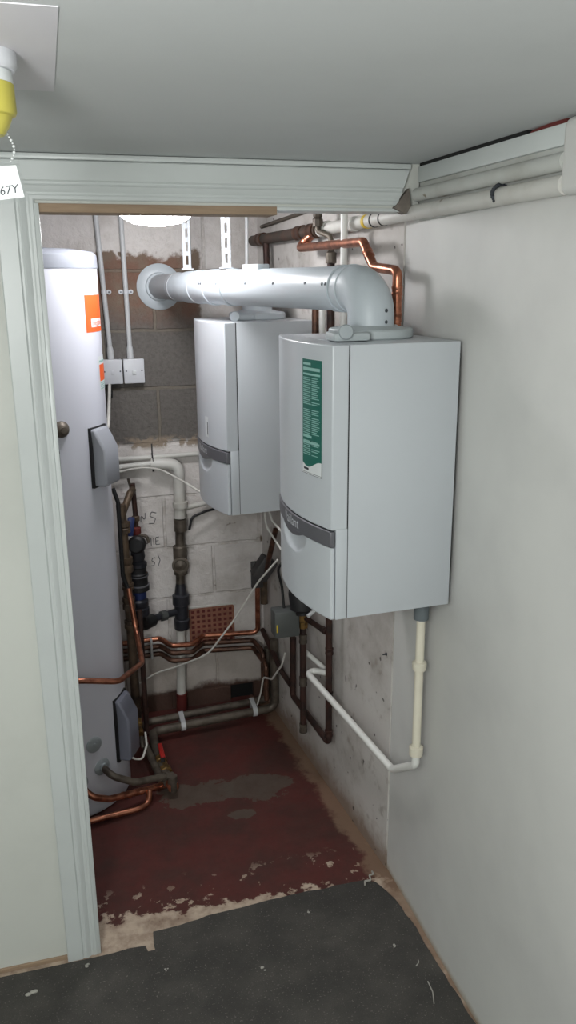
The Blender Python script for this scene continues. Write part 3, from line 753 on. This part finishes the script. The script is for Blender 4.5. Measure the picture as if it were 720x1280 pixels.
# gas cock above the copper pipe
gv = thing('gas_valve', (.925, 2.90, 2.145), 'grey pipe fitting with a swan bend beside the white pipe', 'valve')
obj('swan_pipe', B().tube([(.925, 2.897, 2.325), (.925, 2.897, 2.253), (.936, 2.86, 2.244), (.952, 2.835, 2.232), (.952, 2.83, 2.16)], .0095, .016), 'grey_pipe', gv)
obj('union_nut', B().lathe((.925, 2.897, 2.268), (0, 0, 1), [(.012, 0), (.019, .001), (.019, .025), (.014, .03), (.017, .034), (.017, .052), (.01, .056)], 8), 'grey_pipe', gv)
obj('coupling', B().lathe((.952, 2.83, 2.145), (0, 0, 1), [(.012, 0), (.0185, .001), (.0185, .035), (.011, .040)], 18), 'grey_pipe', gv)
obj('wall_batten', B().box((-.006, -.008, 0), (.006, .008, .7)), 'painted_pipe') if False else None
pipe('thin_conduit', [(.925, 3.70, 2.312), (.985, 3.10, 2.345), (.990, 3.02, 2.349)], .008, 'grey_pipe', 'thin grey conduit sloping along the right wall above the corroded pipe')
pipe('hanging_conduit', [(.805, 3.46, 2.40), (.80, 3.46, 2.10)], .007, 'conduit', 'thin pale rod dropping from the ceiling behind the flue near the corroded pipe')
# verticals between the boilers
pipe('copper_pipe', [(.945, 2.985, 2.09), (.945, 2.985, 1.02)], .013, 'copper_dull', 'copper riser just in front of the rear boiler', group='risers between the boilers')
pipe('white_pipe', [(.955, 2.93, 2.09), (.955, 2.93, 1.05)], .0105, 'white_pvc', 'thin white riser between the two copper risers', group='risers between the boilers')
pipe('copper_pipe', [(.952, 2.83, 2.145), (.952, 2.83, 1.25), (.955, 2.83, .285), (.925, 3.25, .285), (.928, 3.25, .57)], .0135, 'copper_dark', 'long copper riser descending past the nearer boiler and turning along the wall base', bend=.022,
     couplers=[((.952, 2.83, 2.02), (0, 0, 1)), ((.955, 2.83, .69), (0, 0, 1)), ((.955, 2.83, .50), (0, 0, 1)), ((.955, 2.83, .33), (0, 0, 1))], cmat='copper_dark')
pipe('white_pipe', [(.940, 2.664, 2.395), (.940, 2.664, 1.35)], .0115, 'white_pvc', 'white riser nearest the flue elbow reaching up to the ceiling', group='risers between the boilers')
# B: short dropped pipe under the zone valve
pipe('copper_pipe', [(.905, 3.02, .84), (.905, 3.02, .234)], .014, 'copper_dark', 'dark copper drop below the brass valve ending in a stop cap',
     couplers=[((.905, 3.02, .474), (0, 0, 1)), ((.905, 3.02, .255), (0, 0, 1)), ((.905, 3.02, .667), (0, 0, 1))], cmat='grey_pipe', clen=.04)
pipe('copper_pipe', [(.908, 3.01, .765), (.949, 2.842, .765)], .0115, 'copper_dark', 'short level copper link beside the brass valve', couplers=[((.944, 2.868, .765), (.041, -.168, 0))])
# condensate waste under the nearer boiler
wp = pipe('waste_pipe', [(.996, 2.10, 1.185), (.996, 2.10, .625), (.99, 2.265, .508), (.895, 2.975, .552), (.978, 2.90, .558)], .0125, 'white_pvc', 'white plastic waste pipe below the nearer boiler', bend=.028,
     )
obj('compression_nut', B().lathe((.996, 2.10, .952), (0, 0, 1), [(.013, 0), (.020, .002), (.022, .012), (.022, .026), (.015, .03)], 24), 'cream_pvc', wp, label='cream compression nut')
obj('compression_nut', B().lathe((.996, 2.10, .66), (0, 0, 1), [(.014, 0), (.021, .002), (.022, .012), (.022, .03), (.015, .034)], 24), 'cream_pvc', wp, label='cream compression nut')
obj('cream_sleeve', B().lathe((.996, 2.10, .66), (0, 0, 1), [(.0135, 0), (.0135, .30), (.0130, .48)], 24), 'cream_pvc', wp, label='cream yellowed length of the waste pipe')
obj('trap_outlet', B().lathe((.996, 2.10, 1.118), (0, 0, 1), [(.014, 0), (.0225, .002), (.0225, .09), (.01, .091)], 24), 'outlet_grey', wp)
pipe('waste_pipe', [(.92, 3.085, .59), (.980, 2.95, .55)], .0105, 'white_pvc', 'short white plastic stub meeting the wall behind the long waste pipe')
pipe('copper_pipe', [(.93, 2.14, 1.21), (.975, 2.13, 1.155), (1.02, 2.13, 1.155)], .0095, 'copper_dark', 'small dark copper stub under the nearer boiler beside the grey outlet')
# zone valve and pump parts under the boilers
zv = thing('zone_valve', (.87, 3.07, .715), 'grey motorised valve box below the boilers', 'valve')
b = B().box((.775, 2.975, .70), (.878, 3.05, .812), .006)
ac = obj('actuator', b, 'grey_box', zv)
obj('label', B().box((.781, 2.9742, .727), (.787, 2.976, .76)), 'tape_yellow', ac, smooth=0)
b = B().lathe((.905, 3.02, .715), (0, 0, 1), [(.015, 0), (.021, .003), (.021, .03), (.03, .036), (.03, .075), (.02, .085), (.02, .11), (.014, .115)], 8)
b.tube([(.875, 3.03, .765), (.905, 3.02, .765)], .02, n=10)
obj('valve_body', b, 'brass', zv)
zv2 = thing('zone_valve', (.855, 3.52, .70), 'dark motorised valve on the back corner behind the cables', 'valve')
m3 = Matrix.Rotation(math.radians(35), 3, 'Y')
obj('actuator', B().box((.83, 3.49, .755), (.905, 3.56, .86), .006, m3), 'dark_box', zv2)
obj('bracket', B().box((.815, 3.55, .70), (.87, 3.57, .83), .003), 'dark_box', zv2)
obj('valve_body', B().tube([(.885, 3.60, .60), (.885, 3.60, .76)], .018), 'brown_brass', zv2)
pu = thing('pump', (.85, 2.93, .80), 'round black pump hanging below the nearer boiler', 'pump')
obj('body', B().lathe((.865, 2.93, .93), (.1, -.1, -1), [(.02, 0), (.044, .006), (.048, .02), (.048, .085), (.03, .098), (.03, .11), (0, .112)], 28), 'black', pu)
obj('hose_clip', B().lathe((.88, 2.87, .83), (.6, .3, .25), [(.008, 0), (.008, .035), (0, .036)], 10), 'conduit', pu)
pipe('connector_hose', [(.868, 3.30, 1.06), (.85, 3.35, .92), (.875, 3.5, .80)], .012, 'copper_dull', 'brown pipe slanting down behind the nearer boiler corner')
# back-wall runs
yb = 3.772
for k, (z0, label) in enumerate(((.402, 'topmost of the three copper pipes running along the back wall'), (.362, 'middle of the three copper pipes running along the back wall'), (.322, 'lowest of the three copper pipes running along the back wall'))):
    base = [(.22, yb - .0, z0), (.40, yb, z0 + .004), (.445, yb - .078, z0 - .006), (.545, yb - .078, z0 - .012), (.61, yb, z0 - .010)]
    if k == 0: pts = base + [(.885, yb - .03, z0 - .012), (.888, yb - .03, .70)]
    else: pts = base + [(.86 - .0 * k, yb - .03, z0 - .012), (.875, 3.655 - .055 * k, z0 - .016), (.872, 3.64 - .055 * k, .125)]
    pipe('copper_pipe', pts, .0125, 'copper' if k == 0 else 'copper_dull', label, bend=.028, group='copper pipes on the back wall')
b = B()
obj('pipe_clip', B().box((.35, yb - .017, .308), (.362, yb + .02, .415), .004), 'conduit', bpy.data.objects['copper_pipe'] if False else None, label='white clip holding the three back wall pipes', cat='pipe clip')
# floor runs
p1 = pipe('floor_pipe', [(.912, 3.66, .34), (.915, 3.645, .068), (.31, 3.585, .068), (.21, 3.50, .068)], .0175, 'grey_pipe', 'tarnished floor pipe nearer the back wall', bend=.04, group='floor pipes')
p2 = pipe('floor_pipe', [(.925, 3.572, .42), (.925, 3.572, .055), (.315, 3.512, .055), (.312, 3.40, .055), (.330, 3.08, .055)], .0205, 'grey_pipe', 'tarnished floor pipe nearer the doorway, turning towards the cylinder', bend=.04, group='floor pipes')
for x in (.462, .82):
    y_ = 3.512 + (x - .315) * .0984; yb_ = 3.585 + (x - .31) * .099
    b = B(); ring = []
    for c_, rr, a0 in (((y_, .055), .024, 90), ((yb_, .068), .021, -90)):
        for k in range(9):
            a_ = math.radians(a0 + 180 * k / 8); ring.append((c_[0] + rr * math.cos(a_), c_[1] + rr * math.sin(a_)))
    b.ring_sweep([[(x - .011, q[0], q[1]) for q in ring], [(x + .011, q[0], q[1]) for q in ring]])
    obj('pipe_clip', b, 'conduit', label='white double clip on the floor pipes ' + ('in front of the grey waste riser' if x < .6 else 'near the floor level hole'), cat='pipe clip', group='white floor pipe clips')
# corner pipe on the right wall, going back to the corner
pipe('dark_pipe', [(.903, 3.72, .41), (.924, 3.42, .315), (.929, 3.29, .315)], .0125, 'copper_dark', 'dark pipe along the foot of the right wall behind the drop pipes')
# ------------------------------------------------------------ grey riser on the back wall
rs = thing('waste_riser', (.487, 3.735, 0), 'grey vertical pipe with fittings on the back wall beside the air brick', 'pipe')
obj('grey_pipe', B().lathe((.487, 3.735, .115), (.035, 0, 1), [(.022, .33), (.022, .5), (.022, .90)], 24), 'grey_pipe', rs)
obj('lower_pipe', B().lathe((.487, 3.735, .115), (.035, 0, 1), [(.0222, 0), (.0222, .2), (.0222, .34)], 24), 'painted_pipe', rs, label='pale painted lower length')
obj('red_base', B().lathe((.485, 3.735, 0), (0.03, 0, 1), [(.026, 0), (.026, .115), (.022, .118)], 24), 'dark_red', rs, label='red painted foot')
obj('white_elbow', B().tube([(.519, 3.735, 1.02), (.523, 3.735, 1.275), (.40, 3.755, 1.283)], .027, .04, 22, 8), 'painted_pipe', rs, label='white painted top bend')
for z, r, h, mt in ((1.085, .036, .03, 'painted_pipe'), (.985, .03, .06, 'grey_pipe'), (.86, .031, .02, 'grey_pipe')):
    obj('collar', B().lathe((.487 + z * .033, 3.735, z - h / 2), (0, 0, 1), [(.02, 0), (r, .002), (r, h - .002), (.02, h)], 24), mt, rs)
te = obj('tee', B().lathe((.512, 3.735, .74), (0, 0, 1), [(.022, 0), (.033, .003), (.033, .14), (.028, .145)], 24), 'grey_pipe', rs)
obj('tee_cap', B().lathe((.508, 3.715, .80), (-.1, -1, 0.05), [(.03, 0), (.040, .018), (.040, .034), (.030, .035), (.026, .028), (.02, .03), (0, .04)], 24), 'grey_pipe', te)
obj('compression_union', B().lathe((.505, 3.735, .46), (.01, 0, 1), [(.022, 0), (.036, .004), (.038, .05), (.03, .056), (.033, .06), (.033, .125), (.041, .13), (.041, .175), (.03, .182), (.02, .25), (.014, .27)], 24), 'dark_valve', rs, label='black compression union')
obj('branch', B().tube([(.50, 3.735, .555), (.335, 3.66, .555)], .017), 'dark_valve', rs, label='black side branch')
obj('branch_nut', B().lathe((.43, 3.703, .555), (-.9, -.4, 0), [(.018, 0), (.026, .002), (.026, .03), (.018, .033)], 8), 'grey_box', rs)
pipe('branch_pipe', [(.53, 3.75, 1.06), (.60, 3.755, 1.07), (.66, 3.77, 1.075), (.78, 3.775, 1.08)], .013, 'painted_pipe', 'white branch leaving the grey riser towards the rear boiler', bend=.03)
pipe('black_hose', [(.56, 3.73, .96), (.575, 3.73, 1.02), (.64, 3.74, 1.04), (.70, 3.76, 1.045)], .006, 'black', 'thin black hose curling off the grey riser', cat='hose', bend=.03)
# white pipe pair on the back wall
pipe('white_pipe', [(.16, 3.778, 1.308), (.36, 3.778, 1.308), (.72, 3.778, 1.312), (.90, 3.778, 1.32)], .0115, 'painted_pipe', 'white pipe level along the back wall under the bare blocks')
pipe('white_pipe', [(.16, 3.77, 1.268), (.41, 3.762, 1.282)], .013, 'painted_pipe', 'short white pipe just below the long level white pipe')
ct = obj('cable_tie', B().box((.405, 3.752, 1.245), (.4105, 3.757, 1.375), .001), 'black', label='black cable tie standing up from the white wall pipes', cat='cable tie')
b = B(); b.torus((.408, 3.768, 1.290), (1, 0, 0), .036, .0025, 20, 6); obj('loop', b, 'black', ct)
# ------------------------------------------------------------ pipe cluster beside the cylinder
mf = thing('pipe_manifold', (.245, 3.49, .0), 'brown vertical pipe with brass fittings beside the cylinder', 'pipe')
obj('riser', B().tube([(.234, 3.49, 1.17), (.243, 3.49, .75), (.247, 3.49, .03)], .0205), 'brown_brass', mf)
obj('side_arm', B().tube([(.236, 3.49, 1.12), (.280, 3.54, 1.205), (.296, 3.58, 1.21)], .0155, .01), 'brown_brass', mf)
obj('insulation', B().tube([(.205, 3.47, 1.25), (.222, 3.46, 1.19), (.222, 3.46, 1.0), (.222, 3.46, .86), (.245, 3.465, .78)], .009, .03), 'black', mf, label='black flexible sleeve')
for z, r, h in ((1.07, .026, .05), (.90, .028, .07), (.80, .025, .035), (.72, .028, .06), (.62, .026, .04)):
    obj('brass_fitting', B().lathe((.243, 3.49, z - h / 2), (0, 0, 1), [(.015, 0), (r, .002), (r, h * .4), (r * .85, h * .5), (r, h * .6), (r, h - .002), (.015, h)], 8 if z in (.90, .72) else 18), 'brown_brass', mf)
vs = thing('pressure_valve', (.30, 3.60, .55), 'black pressure valve set with blue ring beside the cylinder pipes', 'valve')
obj('feed_pipe', B().tube([(.297, 3.59, 1.235), (.303, 3.60, 1.10), (.303, 3.60, .92)], .0115), 'copper_dark', vs)
obj('filler_link', B().tube([(.280, 3.59, 1.26), (.296, 3.595, 1.18)], .006), 'grey_pipe', vs)
obj('coupling', B().lathe((.303, 3.60, 1.06), (0, 0, 1), [(.012, 0), (.018, .002), (.018, .022), (.013, .026)], 8), 'brown_brass', vs)
obj('lever_valve', B().lathe((.303, 3.60, .945), (0, 0, 1), [(.012, 0), (.021, .003), (.021, .03), (.015, .036), (.017, .05), (.021, .06), (.021, .085), (.013, .09)], 16), 'dark_red', vs)
obj('side_port', B().tube([(.31, 3.59, 1.0), (.345, 3.57, .995), (.352, 3.57, .965)], .007, .01), 'grey_pipe', vs)
obj('blue_lever', B().box((.256, 3.50, 1.02), (.287, 3.525, 1.105), .008, Matrix.Rotation(math.radians(8), 3, 'Y')), 'blue', vs)
obj('gauge_port', B().lathe((.302, 3.565, .965), (-.35, -1, .1), [(.03, -.03), (.040, 0), (.040, .025), (.03, .036), (0, .036)], 20), 'black', vs)
obj('upper_union', B().lathe((.302, 3.60, .845), (0, 0, 1), [(.02, 0), (.040, .004), (.040, .02), (.028, .03), (.034, .05), (.03, .08), (.015, .085)], 18), 'dark_valve', vs)
obj('body', B().lathe((.30, 3.60, .73), (0, 0, 1), [(.03, 0), (.047, .006), (.047, .028), (.042, .032), (.042, .07), (.044, .074), (.044, .085), (.038, .09), (.038, .115), (.028, .12)], 24), 'black', vs)
obj('ring', B().lathe((.30, 3.60, .802), (0, 0, 1), [(.043, 0), (.0462, .001), (.0462, .006), (.043, .007)], 24), 'band_grey', vs)
obj('ring', B().lathe((.30, 3.60, .757), (0, 0, 1), [(.046, 0), (.0485, .001), (.0485, .006), (.046, .007)], 24), 'band_grey', vs)
obj('blue_ring', B().lathe((.298, 3.60, .695), (0, 0, 1), [(.028, 0), (.034, .002), (.034, .033), (.028, .036)], 24), 'blue', vs, label='blue ring')
obj('lower_union', B().lathe((.296, 3.60, .61), (0, 0, 1), [(.034, 0), (.045, .005), (.045, .04), (.04, .045), (.043, .05), (.043, .075), (.03, .085)], 24), 'dark_valve', vs)
obj('elbow', B().tube([(.295, 3.60, .63), (.298, 3.605, .555), (.36, 3.665, .553)], .030, .035, 20), 'black', vs)
# copper from the cylinder front up into the cluster
pipe('copper_pipe', [(-.18, 2.94, .665), (.02, 2.95, .640), (.15, 2.985, .60), (.265, 3.24, .545), (.262, 3.42, .61), (.243, 3.462, .80)], .0115, 'copper', 'bright copper pipe curving round the front of the cylinder', bend=.07)
pipe('copper_pipe', [(.285, 3.465, .69), (.285, 3.465, .08)], .012, 'copper_dark', 'dark copper drop standing beside the brown riser')
# low pipework in front of the cylinder
pA = pipe('boss_pipe', [(.067, 3.04, .205), (.10, 2.985, .19), (.19, 3.01, .13), (.35, 3.096, .080)], .0145, 'grey_pipe', 'tarnished pipe leaving the upper boss at the foot of the cylinder', bend=.06, couplers=[((.325, 3.083, .088), (.16, .086, -.05))])
pB = pipe('boss_pipe', [(-.028, 2.998, .172), (.01, 2.945, .14), (.08, 2.985, .09), (.325, 3.102, .035)], .0135, 'copper', 'copper pipe leaving the lower boss at the foot of the cylinder', bend=.05,
     couplers=[((.150, 3.018, .074), (.245, .117, -.055)), ((.20, 3.042, .063), (.245, .117, -.055)), ((.285, 3.083, .044), (.245, .117, -.055))], crad=1.15, clen=.04)
pipe('copper_pipe', [(-.30, 2.87, .06), (.007, 2.95, .03), (.19, 2.99, .018), (.238, 3.015, .018), (.247, 3.05, .055)], .0125, 'copper', 'lowest copper pipe lying on the floor before the cylinder', bend=.04)
dv = thing('lever_valve', (.335, 3.22, .0), 'brass lever valve with a red handle on the floor pipe', 'valve')
obj('body', B().lathe((.326, 3.215, .056), (.12, -1, 0), [(.019, -.06), (.027, -.055), (.027, -.03), (.022, -.025), (.022, .025), (.027, .03), (.027, .055), (.019, .06)], 8), 'brass', dv)
obj('stem', B().lathe((.326, 3.215, .072), (0, 0, 1), [(.009, 0), (.009, .022), (.012, .022), (.012, .03), (0, .031)], 12), 'screw', dv)
hd = obj('handle', B().box((.316, 3.205, .098), (.336, 3.32, .106), .003), 'red', dv, label='red lever handle')
obj('stop_pipe', B().tube([(.345, 3.06, .03), (.345, 3.06, .10)], .02), 'grey_pipe', dv)
obj('tee', B().lathe((.342, 3.075, .052), (0.2, -1, 0), [(.018, -.03), (.024, -.028), (.024, .028), (.018, .03)], 16), 'copper', dv)
pipe('dark_pipe', [(.262, 3.45, .06), (.285, 3.27, .06), (.305, 3.10, .055)], .016, 'grey_pipe', 'tarnished pipe alongside the red lever valve')
dr = thing('drain_cock', (.235, 3.25, .13), 'small brass drain cock behind the slate grey cover', 'valve')
obj('body', B().lathe((.245, 3.40, .19), (.0, -1, -.25), [(.012, 0), (.016, .002), (.016, .03), (.01, .035), (.01, .06), (.014, .062), (.014, .09), (0, .092)], 10), 'brass', dr)
obj('outlet', B().tube([(.245, 3.33, .175), (.25, 3.30, .11)], .008), 'grey_pipe', dr)
# ------------------------------------------------------------ air brick
b = B(); x0, x1, z0, z1 = .556, .772, .338, .526; nx, nz_ = 8, 7
ya, yb2 = YW - .006, YW + .012
cw, ch = (x1 - x0) / nx, (z1 - z0) / nz_
for i in range(nx + 1):
    xx = x0 + i * cw; b.box((xx - .0056, ya, z0), (xx + .0056, yb2, z1))
for j in range(nz_ + 1):
    zz = z0 + j * ch; b.box((x0, ya + .0004, zz - .0054), (x1, yb2, zz + .0054))
ab = obj('air_brick', b, 'terracotta', label='red terracotta air brick with rows of square holes', cat='air brick', smooth=0)
obj('backing', B().box((x0, YW - .0015, z0), (x1, YW + .004, z1)), 'dark_red', ab, smooth=0)
obj('mortar', B().box((x0 - .012, YW - .004, z1 + .004), (x1 + .016, YW + .004, z1 + .014), .002), 'painted_pipe', ab)

# ------------------------------------------------------------ cables
def cable(pts, r, mat, label, bend=.12):
    return obj('cable', B().tube(pts, r, bend, 8, 8), mat, label=label, cat='cable')
cable([(.80, 3.02, 1.02), (.745, 3.12, .90), (.66, 3.22, .70), (.56, 3.33, .50), (.43, 3.48, .385), (.35, 3.55, .335), (.262, 3.60, .26)], .0042, 'cable', 'white cable sagging from beneath the boilers across the back pipes', .3)
cable([(.16, 3.745, 1.24), (.34, 3.742, 1.272), (.43, 3.70, 1.270), (.52, 3.55, 1.235), (.62, 3.38, 1.185), (.70, 3.30, 1.20)], .0050, 'cable', 'white cable slanting down to the underside of the rear boiler', .2)
cable([(.908, 3.31, .47), (.895, 3.33, .40), (.875, 3.43, .285), (.855, 3.52, .255), (.848, 3.54, .17), (.835, 3.57, .085)], .0045, 'cable', 'pale cable hanging by the corner down to the floor pipes', .04)
cable([(.80, 3.20, 1.215), (.80, 3.10, 1.16), (.83, 2.95, 1.12), (.85, 2.80, 1.13)], .0042, 'cable', 'white cable hanging below the rear boiler, upper of two', .1)
cable([(.80, 3.24, 1.215), (.79, 3.16, 1.12), (.83, 2.95, 1.03), (.85, 2.80, 1.05)], .0042, 'cable', 'white cable hanging below the rear boiler, lower of two', .1)
cable([(.82, 2.90, 1.10), (.80, 3.02, .98), (.82, 3.03, .90), (.825, 3.02, .81)], .0055, 'black', 'black cable looping down into the grey valve box', .06)
cable([(.835, 2.98, .95), (.862, 3.01, .88), (.86, 3.02, .81)], .0055, 'black', 'short black lead between the pump and the grey valve box', .06)
cable([(.172, 3.19, .21), (.19, 3.15, .155), (.235, 3.17, .13), (.262, 3.23, .16), (.262, 3.27, .20)], .0045, 'cable', 'white cable loop below the slate grey cover', .03)
cable([(.238, 3.765, 1.652), (.232, 3.73, 1.61), (.20, 3.40, 1.53), (.172, 3.19, 1.535)], .007, 'cable', 'white flex dropping from the spur box to the cylinder cover', .08)
gl = obj('cable_gland', B().lathe((.238, 3.766, 1.590), (0, 0, 1), [(.007, 0), (.011, .002), (.012, .03), (.009, .034), (.009, .061)], 14), 'black', label='black gland under the left spur box', cat='cable gland')

# ------------------------------------------------------------ pull switch and tag near the camera
ps = thing('ceiling_fitting', (-.062, 1.33, 2.285), 'yellow and white fitting hanging from the corridor ceiling', 'ceiling fitting')
px_, py_ = -.062, 1.325
obj('rose', B().lathe((px_, py_, ZC - .0), (0, 0, -1), [(.048, 0), (.049, .003), (.049, .018), (.045, .024), (.028, .026)], 36), 'switch_white', ps)
obj('collar', B().lathe((px_, py_, 2.377), (0, 0, -1), [(.028, 0), (.041, .002), (.042, .016), (.041, .018)], 32), 'paper', ps)
obj('yellow_body', B().lathe((px_, py_, 2.360), (0, 0, -1), [(.041, 0), (.0425, .001), (.0435, .036), (.042, .040), (.037, .042), (.032, .055), (.024, .066), (0, .068)], 32), 'yellow', ps)
tg = thing('label_tag', (-.05, 1.335, 2.205), 'white printed tag in a clear sleeve hanging by the door frame', 'tag')
yT = 1.335
def onT(x, z): return (x, yT, z)
ty = lambda x, y: (x - .043, yT - .0022, 2.2225 + y + (x) * .18)
b = B(); b.prism([(-.105, yT, 2.196), (-.0135, yT, 2.2095), (-.0215, yT, 2.263), (-.105, yT, 2.256)], (0, -.0008, 0)); obj('sleeve', b, 'clear', tg, smooth=0)
b = B(); b.prism([(-.103, yT - .001, 2.203), (-.0185, yT - .001, 2.2145), (-.0265, yT - .001, 2.257), (-.103, yT - .001, 2.251)], (0, -.0007, 0)); card = obj('card', b, 'paper', tg, smooth=0)
b = B().text('667Y', .0165, ty); obj('print', b, 'ink', card, smooth=0)
b = B()
for k in range(14):
    t = k / 13; b.ball((-.033 + .006 * math.sin(t * 5) , yT, 2.262 + .052 * t), .0014 + .0008 * (k % 2), seg=8)
obj('bead_chain', b, 'clear_bead', tg)

# ------------------------------------------------------------ bits on the carpet
cr = random.Random(5)
for k, (x, y, s, lab) in enumerate(((-.213, 2.172, .011, 'larger white crumb on the carpet near the left wall'), (.694, 2.264, .006, 'white crumb on the carpet close to its cut edge'),
        (.488, 2.067, .008, 'white crumb in the middle of the carpet'), (.912, 2.04, .007, 'white crumb on the carpet under the nearer boiler'), (.193, 2.149, .005, 'tiny white crumb on the carpet left of the middle'), (-.04, 2.235, .008, 'white crumb at the foot of the door frame'))):
    b = B()
    for j in range(3): b.ball((x + cr.uniform(-s, s), y + cr.uniform(-s, s), .007 + s * .3), s * cr.uniform(.5, .9), (1, .7, .45), 7)
    obj('plaster_crumb', b, 'crumb', label=lab, cat='crumb', group='white crumbs on the carpet', smooth=0)
obj('plastic_scrap', B().tube([(.925, 2.325, .012), (.932, 2.345, .012), (.952, 2.338, .016), (.955, 2.36, .02), (.972, 2.362, .02), (.975, 2.385, .012)], .0035, .004, 6), 'crumb', label='bent pale scrap at the carpet corner by the right wall', cat='scrap')
for i, (p, q, lab) in enumerate((((.968, 1.965), (.952, 1.945), 'short pale thread on the carpet nearer the boiler'), ((.962, 1.88), (.945, 1.80), 'long pale thread on the carpet nearest the viewer'))):
    obj('thread', B().tube([(p[0], p[1], .0085), ((p[0] + q[0]) / 2 + .006, (p[1] + q[1]) / 2, .009), (q[0], q[1], .0085)], .0018, .03, 6), 'crumb', label=lab, cat='thread', group='pale threads on the carpet')
# wall fixings on the right
for i, (y, z, lab) in enumerate(((2.47, 1.06, 'small hook screwed to the grey wall under the nearer boiler'), (2.44, .845, 'small screw head in the grey wall lower down'))):
    x = wallx(y)
    b = B().lathe((x, y, z), (-1, 0, 0), [(.006, 0), (.006, .003), (.003, .004), (.003, .014), (0, .015)], 10)
    if i == 0: b.tube([(x - .012, y, z), (x - .02, y, z), (x - .02, y, z + .022)], .003, .006, 8)
    obj('wall_hook' if i == 0 else 'wall_screw', b, 'screw', label=lab, cat='hook' if i == 0 else 'screw')
